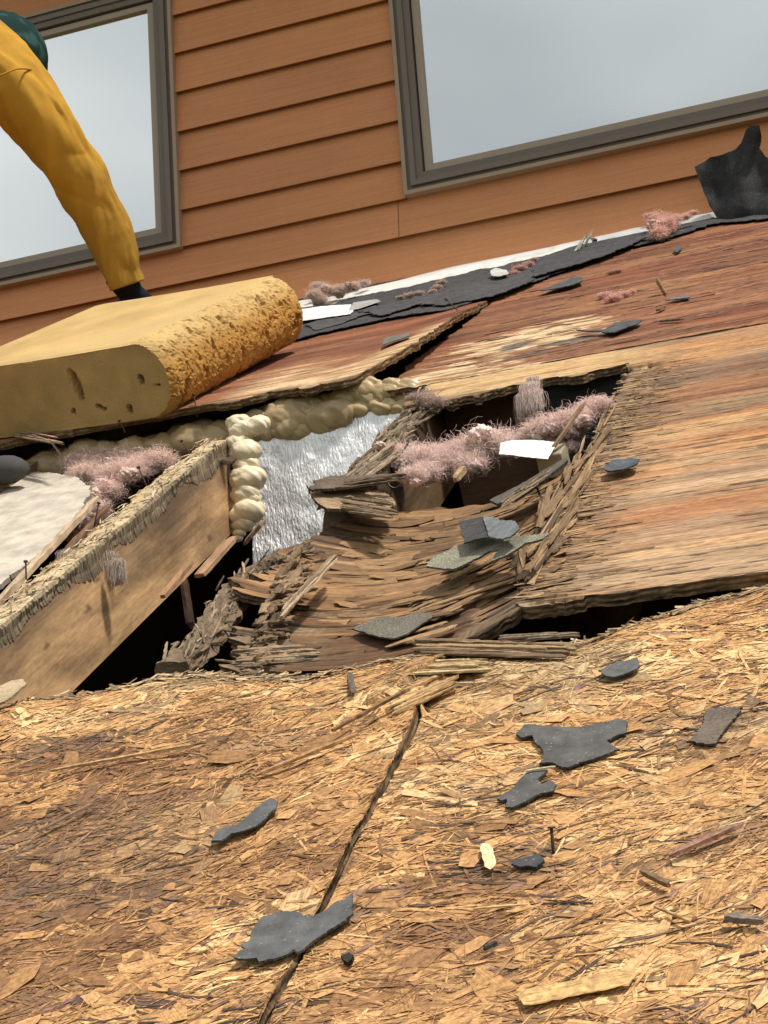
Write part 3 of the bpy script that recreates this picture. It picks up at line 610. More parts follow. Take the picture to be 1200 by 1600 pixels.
# rotten remains of the old deck still nailed along this rafter's top
mb = MB(); vs = lin(-2.72, -1.42, .003); ks = 9
prof = []
VV = vs; wl = .030+.012*(fbm(VV*20, VV*0, 3, 421)-.5)*2; wr = .002+.010*fbm(VV*14, VV*0, 3, 423)+.006*(fbm(VV*90, VV*0, 3, 425)-.5)
tt = .009+.005*(fbm(VV*16, VV*0+3, 3, 427)-.5)*2; drop = .008+.026*fbm(VV*11, VV*0, 4, 429)**1.5*1.6+.004*(fbm(VV*90, VV*0, 3, 430)-.5)
end = sm(-1.40, -1.50, VV); tt = tt*end
pts = [(.075-wl*1.1, -.013), (.075-wl, -.013+tt*.8), (.055, -.012+tt), (.068, -.0125+tt*.9), (.0765+wr*.4, -.013+tt*.55), (.0785+wr*.2, -.014), (.0765, -.014-drop*.5), (.0758, -.014-drop)]
V3 = np.stack([W(np.asarray(a)+0*VV+rng.normal(0, .0007, len(VV)), VV, np.asarray(b)+0*VV+rng.normal(0, .0006, len(VV))) for a, b in pts], 1)
cc = np.array([[.28, .20, .12], [.52, .37, .20], [.58, .42, .23], [.56, .43, .26], [.48, .37, .23], [.42, .33, .21], [.35, .27, .175], [.24, .18, .12]])
C3 = np.tile(cc[None], (len(VV), 1, 1))*(.55+.8*fbm(VV[:, None]*np.full((1, 8), 60.), np.arange(8)[None]*1.7, 3, 431))[..., None]
dkk = sm(.58, .7, fbm(VV*25, VV*0, 3, 433))[:, None]*np.array([.8, .6, .5, .3, .3, .3, .4, .5]); C3 = mixc(C3, [.09, .07, .05], dkk)
F = gridf(len(VV), 8); uvs = np.stack([np.tile(np.arange(8)*.006, len(VV)), np.repeat(VV, 8), np.zeros(len(VV)*8)], -1)
mb.add(V3.reshape(-1, 3), F, C3.reshape(-1, 3), uvs)
n = 420; c_ = np.stack([rng.uniform(.045, .08, n), rng.uniform(-2.6, -1.45, n)], -1); L_ = rng.uniform(.008, .03, n)
slivers(mb, c_, rng.normal(1.3, .4, n), L_, L_*rng.uniform(.06, .2, n), rng.uniform(-.006, .002, n), rng.normal(0, .1, n), rng.normal(0, .1, n)*L_, mixc([.22, .15, .09], [.66, .52, .33], rng.random(n)), None, 4, .4, minh=1)
mb.build('old_deck_remains', 'crossgrain', r1)
r2 = rafter(.412, .450, -2.7, -.2, 'rotten topped rafter behind the foil, at the left of the square hole', tone=.38, prof=lambda v: -.062*sm(-1.93, -2.02, v+(fbm(v*30, v*0, 3, 6)-.5)*.05))
r3 = rafter(.800, .838, -2.36, -.2, 'rafter hidden under the frayed end of the right plywood', tone=.5, res=.012)
r0 = rafter(-.375, -.337, -2.9, -.2, 'rafter at the far left beyond the white board', tone=.8, res=.012)
# rotten crust on r2
mb = MB()
for k in range(330):
    v = rng.uniform(-1.98, -1.36); u = rng.uniform(.408, .452); L = rng.uniform(.02, .08); a = rng.normal(1.5, .16); h = rng.uniform(-.016, -.003)
    p = W(u, v, h); q = W(u+L*math.cos(a), v+L*math.sin(a), h+rng.normal(0, .003)); g_ = rng.random()
    stick3(mb, p, q, rng.uniform(.002, .007), rng.uniform(.001, .004), mixc([.09, .07, .05], [.34, .25, .16], g_), 7, k, .35)
mb.build('rotten_top', 'rotten', r2)

# attic shell so the holes look into a dark space
at = MB()
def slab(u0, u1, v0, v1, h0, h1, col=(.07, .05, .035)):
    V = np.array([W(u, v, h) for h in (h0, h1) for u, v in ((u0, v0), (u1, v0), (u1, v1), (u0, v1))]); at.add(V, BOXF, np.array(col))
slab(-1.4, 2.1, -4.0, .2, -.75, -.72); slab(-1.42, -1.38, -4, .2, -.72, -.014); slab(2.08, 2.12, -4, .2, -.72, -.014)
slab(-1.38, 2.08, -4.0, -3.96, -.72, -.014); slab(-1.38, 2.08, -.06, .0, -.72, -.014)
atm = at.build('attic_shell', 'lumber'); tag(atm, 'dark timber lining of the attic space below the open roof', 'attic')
# side fill: deck left of the far left rafter
def f_lf(U, V):
    c, h = plycol(U, V, .4, 501); return h, c, (U < -.36+(fbm(V*30, V*0, 3, 5)-.5)*.03)
lfp = sheet(lin(-1.3, -.34, .01), lin(-2.50, -1.325, .008), f_lf).build('plywood_sheet', 'ply'); tag(lfp, 'plywood sheet at the far left beside the white board', 'plywood')

# foil board with its bead of spray foam
YB = -1.27*cT
fb = empty('foil_board', (.2, YB, -1.0)); tag(fb, 'shiny silver foil faced board standing upright in the hole beside the rafter', 'foil board')
xs, zs = lin(.077, .410, .0035), lin(-1.02, -.718, .0035); X, Z = np.meshgrid(xs, zs, indexing='ij')
dy = (fbm(X*18, Z*16, 3, 511)-.5)*.012+(fbm(X*60, Z*30, 2, 513)-.5)*.003
V_ = np.stack([X, YB+dy, Z], -1).reshape(-1, 3); F = gridf(len(xs), len(zs)); m_ = MB(); solidify(m_, V_, F, (0, -1, 0), -.025, (.8, .8, .8), V_)
m_.build('foil_face', 'foil', fb, smooth=True)
def lump(mb, c, r, col, seed, sq=(1, 1, 1), nz=.22, nn=20):
    th, ph = np.meshgrid(np.linspace(0, np.pi, nn), np.linspace(0, 2*np.pi, nn*2, endpoint=False), indexing='ij')
    d = np.stack([np.sin(th)*np.cos(ph), np.sin(th)*np.sin(ph), np.cos(th)], -1)
    n_ = fbm(d[..., 0]*1.6+seed*3.1+d[..., 2]*.7, d[..., 1]*1.6+d[..., 2]*1.1+seed, 3, seed); rr = r*(1+nz*2*(n_-.5))
    V = np.asarray(c)+d*rr[..., None]*np.array(sq); mb.add(V.reshape(-1, 3), gridf(nn, nn*2, True), np.asarray(col)*random.uniform(.93, 1.05))
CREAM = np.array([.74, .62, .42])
def bead(path, r, label, col, n, seed=0, parent=None, group='beads of spray foam'):
    mb = MB(); pts = spline(path, n)
    for k, p in enumerate(pts): lump(mb, p+rng.normal(0, r*.12, 3), r*rng.uniform(.78, 1.15)*(1 if np.ndim(r) == 0 else 1), col, seed+k, (1.05, .8, rng.uniform(.75, .95)))
    o = mb.build('spray_foam', 'beadfoam', parent, smooth=True)
    if parent is None: tag(o, label, 'spray foam', group)
    return o
pv = lambda x, y, dy_=0: PY(x, y, YB-.012+dy_)
mb = MB()
for k, (x, y, r) in enumerate(((378, 672, .0165), (372, 690, .015), (382, 706, .021), (384, 727, .0155), (388, 748, .0235), (384, 772, .018), (388, 782, .016), (386, 800, .021), (381, 818, .0145), (374, 833, .0085), (372, 841, .006), (400, 665, .017), (372, 660, .014))):
    lump(mb, pv(x, y, -.10), r*1.22, CREAM*np.array([1, 1.0, 1.0]), 600+k, (1.2, .85, .85), .24, 34)
mb2 = MB()
for k in range(30):
    t_ = k/29; x = 395+t_*240; y = 662-t_*58+random.uniform(-9, 8); r = random.uniform(.017, .029)*(1-.15*t_)
    if 535 < x < 590: y -= 12; r *= .85
    lump(mb2, pv(x, y+8, rng.uniform(-.012, .004)), r*1.2, CREAM*np.array([.58, .50, .38]), 640+k, (1.3, .7, 1.0), .36, 34)  # cream darkened: shade of the lifted sheet put into the foam colour
for k in range(20):
    t_ = k/19; x = 398+t_*225; y = 684-t_*50+random.uniform(-6, 6)-(14 if 530 < 398+t_*225 < 590 else 0); lump(mb2, pv(x, y, rng.uniform(-.010, .004)), random.uniform(.016, .024), CREAM*np.array([.60, .52, .39]), 780+k, (1.4, .7, .9), .3, 30)  # second row with the same shade mixed into its cream
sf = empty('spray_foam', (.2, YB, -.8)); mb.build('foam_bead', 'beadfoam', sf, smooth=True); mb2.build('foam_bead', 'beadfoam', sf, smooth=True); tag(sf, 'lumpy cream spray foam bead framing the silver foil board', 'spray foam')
bl = MB()
for k in range(44):
    t_ = k/43; lump(bl, W(-.34+t_*.36, -1.30+rng.normal(0, .01), -.035+rng.normal(0, .008)), random.uniform(.02, .034), CREAM*np.array([.6, .5, .38]), 700+k, (1.3, .8, .9), .25, 18)  # same cream, browned and darkened to carry the shade below the sheet
o = bl.build('spray_foam', 'beadfoam', smooth=True); tag(o, 'cream spray foam coloured darker to look shaded, left of the rafter, below the lifted sheet', 'spray foam')
# blocking boards that close the bays below the lifted sheet
def block(u0, u1, v, h0, h1, col, label, seed=0, cat='blocking board', name='blocking_board'):
    us_, hs = lin(u0, u1, .006), lin(h0, h1, .006); U_, H_ = np.meshgrid(us_, hs, indexing='ij'); n_ = fbm(U_*9, H_*40, 4, 520+seed)
    c = np.asarray(col)*(.6+.8*n_)[..., None]; m_ = MB()
    solidify(m_, W(U_, v+(fbm(U_*12, H_*12, 2, 5)-.5)*.01, H_).reshape(-1, 3), gridf(len(us_), len(hs)), -RV, .02, c.reshape(-1, 3), np.stack([U_.ravel(), H_.ravel(), 0*U_.ravel()], -1))
    o = m_.build(name, 'lumber'); tag(o, label, cat); return o
block(-.335, .035, -1.24, -.20, -.016, (.12, .08, .05), 'dark wooden blocking board behind the shaded foam at left', 1)
block(.452, .60, -1.40, -.20, -.016, (.13, .075, .045), 'brown wooden blocking board inside the square hole', 2)
block(.602, .798, -1.43, -.20, -.016, (.035, .035, .038), 'black felt covered board at the right inside the square hole', 3)

# white faced board and grey roll in the left bay
o = scrap('ceiling_board', [(-60, 765), (25, 752), (62, 744), (118, 752), (146, 772), (128, 810), (70, 870), (0, 925), (-160, 1000), (-300, 900)], h=-.035, mat='paper', col=(.50, .44, .36), thick=.012, lift=.008, step=.008, jit=.004,
          label='dirty white faced board lying between the rafters on the far left', cat='board', seed=21, cvar=.35)
mb = MB(); a = P(-40, 978, -.02); b_ = P(152, 776, -.02)
stick3(mb, W(*a, -.026), W(*b_, -.026), .012, .008, (.46, .34, .22), 30, 5, .22); stick3(mb, W(a[0]+.018, a[1]-.01, -.04), W(b_[0]+.016, b_[1], -.04), .014, .006, (.16, .09, .05), 24, 6, .3)
tag(mb.build('wood_lath', 'lumber'), 'thin weathered lath leaning beside the white board and the rafter', 'lath')
pa, pb = W(*P(-90, 745, .01), .01), W(*P(40, 731, .01), .01)
V_, F = tube(np.linspace(pa, pb, 14), np.concatenate([[.026]*11, [.024, .019, .010]]), 20, True, lambda i, j: .003*(fbm(i*6, j*1.5, 2, 3)-.5))
tag(mk('felt_roll', V_, F, 'cloth', None, (.075, .072, .070), None, True), 'dark grey rounded felt bundle at the left edge under the sheet', 'felt roll')
print('base done')

# ------------------------------------------------------------------ white flashing and felt at the foot of the wall
tx = [tuple(PY(x, y, -.027)[[0, 2]]) for x, y in ((440, 472), (480, 466), (560, 452), (655, 427), (707, 414), (862, 383), (1010, 351), (1113, 330))]
lowp = [(475, 480), (520, 476), (560, 464), (610, 456), (650, 446), (700, 434), (742, 424), (790, 415), (850, 401), (885, 389), (905, 383), (925, 380), (1010, 362), (1060, 352), (1120, 341)]
lw = np.array([P(x, y, .006) for x, y in lowp])
xs = lin(-.24, .822, .004); ss = np.linspace(0, 1, 26); X, S = np.meshgrid(xs, ss, indexing='ij')
zt = np.interp(X, [a for a, b in tx], [b for a, b in tx]); vl = np.interp(X, lw[:, 0], lw[:, 1])+(fbm(X*40, X*0, 4, 801)-.5)*.022*sm(.46, .40, X)+(fbm(X*25, X*0+4, 3, 803)-.5)*.012
y0, z0 = -.027+0*X, zt-.004; yl, zl = vl*cT-.006*sT, vl*sT+.006*cT
bul = np.sin(S*np.pi)*(.004+.006*fbm(X*6, S*2, 3, 805)); Y = y0+(yl-y0)*S-bul*sT*.6; Z = z0+(zl-z0)*S+bul*cT
cr_ = (fbm(X*22, S*5, 3, 807)-.5)*.005*sm(.1, .5, S); Y -= cr_*.5; Z += cr_
tear = ((np.abs(X-.535-.02*(S-.6)) < .004) & (S > .35)) | ((np.abs(X-.815) < .002) & (S > .8))
col = mixc([.72, .73, .70], [.50, .48, .42], sm(.55, .8, fbm(X*14, S*4, 4, 809))[...]*.6); col = mixc(col, [.62, .58, .40], ((np.abs(X-.445) < .004)*.4))
F = gridf(len(xs), 26); F = F[(~tear).ravel()[F].all(1)]
mb = MB(); V_ = np.stack([X, Y, Z], -1).reshape(-1, 3); solidify(mb, V_, F, (0, -.5, .86), .0012, col.reshape(-1, 3), V_)
# small torn tab standing up at the split
for k, (x, y) in enumerate(((897, 385), (903, 380), (912, 377))):
    a = P(x, y, .02); stick3(mb, W(*a, .008), W(a[0]+.022, a[1]+.01, .030+.004*k), .020, .0012, (.55, .55, .48), 6, k, .3)
tag(mb.build('wall_flashing', 'flash', smooth=True), 'wrinkled white flashing strip with torn lower edge along the foot of the siding', 'flashing')

def psc(name, pts, label, **k): return scrap(name, pts, label=label, **k)
FELT = (.052, .050, .052)
psc('roofing_felt', [(440, 470), (700, 425), (880, 382), (1010, 350), (1260, 300), (1260, 330), (1200, 343), (1110, 352), (1040, 376), (1000, 385), (930, 398), (895, 420), (840, 440), (800, 452), (768, 463), (700, 486), (640, 494), (600, 500), (545, 512), (500, 522), (470, 531), (440, 535), (380, 560), (340, 530)], 'long torn strip of black roofing felt between flashing and plywood', cat='roofing felt', h=.004, thick=.003, lift=.004, step=.008, jit=.010, col=FELT, seed=31, mat='shingle',
    surf=lambda u, v: np.where(u < .386, .034*sm(-.45, -1.32, v), 0)*1.+.0)
psc('roofing_felt', [(560, 488), (640, 470), (700, 455), (760, 440), (830, 425), (836, 440), (770, 466), (745, 470), (690, 480), (655, 478), (600, 496)], 'upper torn layer of black felt ending in a raised point above the crack', cat='roofing felt', h=.010, thick=.003, lift=.008, step=.006, jit=.008, col=(.064, .06, .062), seed=33)
psc('roofing_felt', [(780, 432), (850, 408), (900, 396), (935, 392), (985, 372), (1012, 372), (985, 385), (940, 404), (885, 420), (830, 436)], 'ragged black felt layer beneath the split in the white flashing', cat='roofing felt', h=.010, thick=.003, lift=.006, step=.006, jit=.008, col=(.058, .056, .06), seed=35)
psc('roofing_felt', [(478, 508), (560, 480), (610, 478), (600, 486), (560, 496), (530, 508), (495, 518)], 'black felt remnant beside the white paper strip right of the foam block', cat='roofing felt', h=.009, thick=.002, lift=.004, step=.006, jit=.005, col=(.07, .068, .07), seed=36)
psc('paper_strip', [(470, 484), (500, 479), (548, 476), (554, 484), (548, 491), (500, 498), (470, 502)], 'white paper strip with rounded end on black felt beside the yellow foam block', cat='paper', h=.014, thick=.001, lift=.001, step=.006, jit=.001, col=(.72, .72, .70), mat='paper', seed=37, edgem=.9)
psc('metal_clip', [(766, 425), (775, 420), (792, 424), (796, 430), (780, 434), (770, 434)], 'small crumpled pale scrap lying on the black felt under the white flashing', cat='paper scrap', h=.020, thick=.002, lift=.006, step=.003, jit=.002, col=(.50, .50, .45), mat='paper', seed=38).name = 'paper_scrap'
psc('paper_scrap', [(552, 474), (590, 468), (596, 472), (560, 484), (545, 486)], 'narrow grey paper shred on the felt between tuft and foam block', cat='paper scrap', h=.014, thick=.001, lift=.003, step=.004, jit=.002, col=(.34, .33, .31), mat='paper', seed=39)

# crumpled black felt standing against the wall at the right
out = densify(np.array([(1085, 262), (1098, 255), (1110, 247), (1128, 243), (1150, 234), (1158, 225), (1166, 205), (1172, 198), (1187, 196), (1190, 215), (1187, 232), (1196, 246), (1215, 252), (1290, 262), (1300, 330), (1200, 336), (1165, 340), (1136, 344), (1118, 338), (1108, 320), (1096, 290)], float), 5, .8, 41)
V2, F = fillpoly(out, 6.)
dv = -.10-.05*sm(1085, 1200, V2[:, 0])+.09*(fbm(V2[:, 0]/45, V2[:, 1]/65, 2, 43)-.5)+.03*np.abs(((V2[:, 0]+V2[:, 1]*.35)/34) % 2-1)
V_ = np.array([PY(x, y, d) for (x, y), d in zip(V2, dv)]); nn_ = np.cross(V_[F[0, 1]]-V_[F[0, 0]], V_[F[0, 2]]-V_[F[0, 0]]); F = F if nn_[1] < 0 else F[:, ::-1]
mb = MB(); cc = np.array([.055, .056, .060])*(.9+.2*fbm(V2[:, 0]/14, V2[:, 1]/14, 3, 45))[:, None]; solidify(mb, V_, F, (0, -1, 0), -.004, cc, V_)
tag(mb.build('roofing_felt', 'shingle', smooth=True), 'crumpled flap of black felt standing against the siding at the right edge', 'roofing felt')

# ------------------------------------------------------------------ yellow foam block
FC = P(0, 0, 0)
fl_h = lambda v: .034*sm(-.45, -1.32, v)
rot = math.radians(-9.5); ex_ = np.array([math.cos(rot), math.sin(rot)]); ey_ = np.array([-math.sin(rot), math.cos(rot)])   # block axes in (u, v)
oc = np.array([-.078, -1.345]); BW, BL, BT, RR = .43, .55, .140, .072
nP = 150; prof_ = []
# cross-section: bottom right -> rounded end -> top -> left
for a in np.linspace(-90, 90, 60): prof_.append((math.cos(math.radians(a))**.9*.060, BT/2+math.sin(math.radians(a))*BT/2, 1))
for x in np.linspace(0, -BW, 150)[1:]: prof_.append((x, BT, 0))
for z in np.linspace(BT, 0, 30)[1:]: prof_.append((-BW, z, 0))
for x in np.linspace(-BW, 0, 50)[1:-1]: prof_.append((x, 0, 0))
prof_ = np.array(prof_); ls = lin(0, BL, .0035)
PX, LL = np.meshgrid(prof_[:, 0], ls, indexing='ij'); PZ = np.meshgrid(prof_[:, 1], ls, indexing='ij')[0]; RD = np.meshgrid(prof_[:, 2], ls, indexing='ij')[0]
arc = np.concatenate([[0], np.cumsum(np.linalg.norm(np.diff(prof_[:, :2], axis=0), axis=1))]); AR = np.meshgrid(arc, ls, indexing='ij')[0]
rough_ = (fbm(AR*45, LL*45, 4, 851)-.5)*.006+(fbm(AR*230, LL*230, 3, 853)-.5)*.0035; pit = sm(.60, .72, fbm(AR*150, LL*150, 3, 855))*.0025; gou = sm(.70, .76, fbm(AR*26, LL*60, 3, 857))*.008
fine = (fbm(AR*30, LL*7, 3, 859)-.5)*.0008-.0015*sm(.965, .98, vn(AR*90, LL*90, 861))
D = np.where(RD > 0, rough_-pit-gou, fine)
endb = sm(.0, .03, LL)*sm(BL, BL-.05, LL); sh_ = .006*(1-sm(0, .012, LL))+.020*(1-sm(BL, BL-.035, LL))*(RD > 0)
nx_ = np.gradient(prof_[:, 1]); nz_ = -np.gradient(prof_[:, 0]); ln = np.hypot(nx_, nz_); nx_, nz_ = nx_/ln, nz_/ln
QX = PX+nx_[:, None]*(D-sh_); QZ = PZ+nz_[:, None]*(D*np.where(PZ < .003, 0, 1)-sh_*.6)
hb0 = .030
def blk(x, l, z): uv = oc[None]+x.reshape(-1, 1)*ex_+l.reshape(-1, 1)*ey_; return W(uv[:, 0], uv[:, 1], z.reshape(-1)+hb0+.010*sm(-.1, -.7, x.reshape(-1))*1.)
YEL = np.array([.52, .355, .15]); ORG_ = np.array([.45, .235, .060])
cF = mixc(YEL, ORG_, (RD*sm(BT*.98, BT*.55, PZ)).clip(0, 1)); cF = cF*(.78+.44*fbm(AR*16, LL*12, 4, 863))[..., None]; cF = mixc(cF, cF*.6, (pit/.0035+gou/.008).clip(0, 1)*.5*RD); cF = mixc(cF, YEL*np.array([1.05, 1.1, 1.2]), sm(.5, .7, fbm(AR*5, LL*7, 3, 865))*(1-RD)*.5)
root = empty('foam_block', W(-.3, -1.1, .03)); tag(root, 'big yellow foam block with rough rounded side, lying on the lifted plywood', 'foam block')
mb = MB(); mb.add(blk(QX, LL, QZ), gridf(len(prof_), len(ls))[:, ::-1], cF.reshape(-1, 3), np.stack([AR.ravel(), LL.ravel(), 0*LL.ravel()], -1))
# end faces, filled from the same profile
for side in (0, -1):
    ol_ = np.stack([QX[:, side], QZ[:, side]], -1); V2, F = fillpoly(ol_, .004); x, z = V2[:, 0], V2[:, 1]
    dep = (fbm(x*9, z*9, 3, 867)-.5)*.004+(fbm(x*70, z*70, 3, 869)-.5)*.0012+.002*sm(.95, .98, vn(x*120, z*120, 873))
    if side == 0:
        hole = 0
        for (px_, py_, rx, rz, an) in ((112, 602, .009, .026, .25), (118, 622, .005, .012, .3), (222, 592, .005, .011, .1), (203, 640, .008, .009, 0), (155, 640, .014, .003, -.6), (107, 648, .003, .006, 0), (250, 600, .006, .003, .4)):
            U_, H_ = PV(px_, py_, -1.34); cx = (U_-oc[0])/math.cos(rot); cz = H_-hb0; dx, dz = x-cx, z-cz; dx, dz = dx*math.cos(an)+dz*math.sin(an), -dx*math.sin(an)+dz*math.cos(an)
            q = np.sqrt((dx/rx)**2+(dz/rz)**2)+(fbm(x*90, z*90, 3, 871)-.5)*1.2; hole = np.maximum(hole, sm(1.1, .5, q))
        dep = dep+hole*.014
    onb = np.zeros(len(x), bool)
    bset = {(round(a, 6), round(b, 6)) for a, b in ol_}; onb = np.array([(round(a, 6), round(b, 6)) in bset for a, b in V2]); dep[onb] = 0
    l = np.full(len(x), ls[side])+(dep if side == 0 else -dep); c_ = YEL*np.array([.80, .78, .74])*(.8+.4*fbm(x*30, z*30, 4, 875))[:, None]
    if side == 0: c_ = mixc(c_, [.16, .09, .03], hole*.5)
    V_ = blk(x, l, z); n0 = np.cross(V_[F[0, 1]]-V_[F[0, 0]], V_[F[0, 2]]-V_[F[0, 0]]); F = F if (n0[1] < 0) == (side == 0) else F[:, ::-1]
    mb.add(V_, F, c_, np.stack([x, z, 0*x], -1))
mb.build('foam', 'foamblock', root)

# ------------------------------------------------------------------ shingle scraps and other debris
z6 = lambda L: [(760+x/2.727, 980+y/2.727) for x, y in L]
z5 = lambda L: [(760+x/2.727, 300+y/2.727) for x, y in L]
z2 = lambda L: [(600+x/3, 780+y/3) for x, y in L]
z1 = lambda L: [(240+x/2.727, 780+y/2.727) for x, y in L]
z7 = lambda L: [(330+x/3.243, 580+y/3.243) for x, y in L]
z8 = lambda L: [(560+x/2.609, 560+y/2.609) for x, y in L]
z0 = lambda L: [(x/2.727, 640+y/2.727) for x, y in L]
z7b = lambda L: [(300+x/2.609, 1300+y/2.609) for x, y in L]
OSBS = lambda u, v: OHf(u, v)+.004
SG = 'shingle scraps on the strand board'; SL = (.098, .098, .096); SW = (.088, .084, .080)
psc('shingle_scrap', z7b([(180, 548), (205, 505), (225, 500), (200, 488), (240, 465), (255, 420), (300, 370), (345, 355), (400, 345), (440, 350), (455, 362), (520, 358), (550, 345), (600, 310), (625, 305), (660, 285), (666, 310), (664, 350), (672, 362), (640, 385), (560, 430), (480, 480), (400, 520), (320, 548), (285, 560), (275, 542), (225, 550)]),
    'largest slate grey shingle scrap, lying over the dark seam at the bottom', surf=OSBS, lift=.006, curl=.004, step=.0035, jit=.0012, col=SL, group=SG, seed=51)
psc('shingle_scrap', z7b([(90, 62), (100, 25), (130, 5), (200, -15), (290, -90), (330, -110), (355, -100), (350, -75), (310, -40), (270, -5), (220, 15), (165, 30), (130, 62)]), 'curved narrow grey scrap of shingle on the left sheet, left of the seam', surf=OSBS, lift=.007, curl=.003, step=.0035, jit=.0012, col=SL, group=SG, seed=53)
psc('shingle_scrap', z6([(130, 465), (165, 425), (240, 432), (300, 436), (360, 438), (430, 430), (500, 418), (560, 400), (605, 415), (600, 462), (560, 470), (515, 500), (570, 532), (520, 552), (460, 575), (400, 590), (350, 612), (320, 612), (290, 590), (232, 590), (250, 560), (240, 525), (205, 490), (200, 472), (150, 478)]), 'wide flat brownish black scrap with ragged notches on the right sheet', surf=OSBS, lift=.003, step=.0035, jit=.0014, col=SW, group=SG, seed=55)
psc('shingle_scrap', z6([(50, 745), (95, 712), (140, 670), (180, 625), (250, 612), (262, 620), (225, 662), (240, 682), (280, 668), (302, 685), (290, 712), (235, 722), (180, 752), (120, 780), (90, 777), (92, 745), (70, 752)]), 'boot shaped dark scrap just below the wide flat one', surf=OSBS, lift=.003, step=.003, jit=.0010, col=SW, group=SG, seed=57)
psc('shingle_scrap', z6([(485, 205), (520, 185), (560, 168), (600, 160), (650, 150), (662, 185), (640, 200), (600, 215), (560, 232), (515, 236), (490, 220)]), 'small grey scrap near the top edge of the right sheet', surf=OSBS, lift=.005, curl=.003, step=.003, jit=.0012, col=SL, group=SG, seed=59)
psc('shingle_scrap', z6([(105, 1020), (140, 1000), (185, 992), (230, 980), (250, 1012), (215, 1036), (140, 1036)]), 'small dark scrap beside the upright nail', surf=OSBS, lift=.003, step=.0025, jit=.0008, col=(.05, .05, .052), group=SG, seed=61)
psc('tar_crumb', [(534, 1503), (543, 1497), (551, 1500), (550, 1507), (544, 1513), (538, 1510)], 'tiny black crumb right of the largest grey scrap', cat='crumb', surf=OSBS, lift=.002, curl=.0, step=.001, jit=.0022, col=(.03, .025, .02), thick=.006, h=.004, seed=62)
psc('bark_piece', z6([(865, 500), (905, 450), (925, 395), (965, 355), (1040, 345), (1090, 350), (1060, 400), (1020, 440), (985, 500), (930, 505)]), 'blackened splintery patch of plywood stuck on the right sheet', cat='wood remnant', surf=OSBS, lift=.002, step=.003, jit=.003, col=(.14, .11, .085), mat='rotten', seed=63).name = 'wood_remnant'
# scraps on the upper plywood
UG = 'scraps on the upper plywood'
psc('shingle_scrap', z5([(385, 608), (440, 600), (505, 596), (545, 572), (600, 562), (668, 556), (650, 572), (600, 590), (545, 612), (480, 605)]), 'pointed black scrap with an upturned corner on the upper plywood above the hole', lift=.008, curl=.006, step=.005, jit=.001, col=(.07, .075, .075), group=UG, seed=65)
psc('shingle_scrap', z5([(225, 432), (265, 418), (310, 398), (360, 382), (408, 374), (412, 392), (370, 408), (300, 424), (245, 434)]), 'long dark scrap on the red plywood just right of the felt point', lift=.008, curl=.004, step=.005, jit=.001, col=(.075, .078, .082), group=UG, seed=67)
psc('shingle_scrap', z5([(797, 252), (810, 240), (835, 237), (832, 250), (815, 262), (800, 260)]), 'tiny round dark scrap below the pink tuft at the flashing', lift=.004, step=.004, jit=.001, col=(.07, .075, .08), group=UG, seed=69)
psc('shingle_scrap', z5([(762, 465), (800, 454), (865, 445), (868, 455), (820, 462), (770, 468)]), 'thin grey sliver of shingle right of the pale pink wisps', lift=.003, step=.004, jit=.0008, col=(.13, .13, .14), group=UG, seed=71)
psc('shingle_scrap', [(945, 737), (960, 728), (985, 724), (1001, 726), (996, 734), (975, 742), (958, 745), (947, 743)], 'small curled black scrap at the frayed end of the ochre plywood', lift=.006, curl=.006, step=.003, jit=.0008, col=(.07, .08, .09), group=UG, seed=73)
psc('shingle_scrap', [(600, 531), (620, 525), (642, 522), (640, 527), (615, 535), (598, 541)], 'narrow grey sliver on the pale edge of the lifted sheet', lift=.002, h=.045, step=.004, jit=.0008, col=(.14, .14, .12), group=UG, seed=74)
# scraps over the sagging sheet
SS = lambda u, v: sag(u)+.001
psc('shingle_scrap', z2([(205, 345), (235, 300), (290, 275), (340, 250), (400, 228), (405, 205), (430, 190), (520, 195), (620, 196), (700, 202), (785, 206), (750, 232), (700, 240), (650, 262), (600, 285), (560, 302), (508, 312), (520, 285), (545, 258), (500, 262), (450, 290), (400, 318), (340, 348), (270, 350)]),
    'greenish grey granule covered shingle scrap in the middle of the sagging sheet', mat='granules', surf=SS, h=.028, lift=.008, curl=.006, step=.0035, jit=.0012, col=(.20, .19, .14), thick=.004, seed=75)
psc('slate_piece', z2([(355, 115), (410, 105), (465, 95), (480, 140), (497, 187), (430, 200), (378, 212), (365, 165)]), 'dark square shingle tab standing behind the granule covered scrap', surf=SS, h=.045, lift=.004, step=.003, jit=.0008, col=(.055, .052, .055), seed=77).name = 'shingle_tab'
psc('shingle_tab', z2([(466, 95), (510, 90), (545, 108), (612, 112), (640, 150), (590, 190), (530, 196), (495, 186), (480, 140)]), 'lighter grey angular shingle tab next to the dark square one', surf=SS, h=.047, lift=.004, step=.003, jit=.0008, col=(.16, .17, .175), seed=79)
psc('shingle_scrap', z1([(850, 566), (900, 540), (960, 514), (1000, 512), (1060, 522), (1130, 502), (1165, 500), (1195, 515), (1140, 548), (1080, 590), (1030, 606), (960, 598), (900, 580)]), 'weathered grey wedge of shingle on the lower part of the sagging sheet', mat='granules', surf=SS, h=.006, lift=.006, step=.0035, jit=.001, col=(.13, .115, .09), seed=81)
psc('wood_remnant', z7([(500, 625), (560, 632), (700, 640), (860, 645), (935, 680), (945, 712), (880, 735), (800, 735), (700, 740), (600, 742), (540, 705), (515, 670)]), 'thick curled plate of grey rotten plywood at the upper left of the sagging sheet', cat='wood remnant', mat='rotten', surf=SS, h=.022, lift=.016, step=.003, jit=.003, col=(.32, .22, .13), thick=.008, seed=83, edgem=.35, cvar=.6)
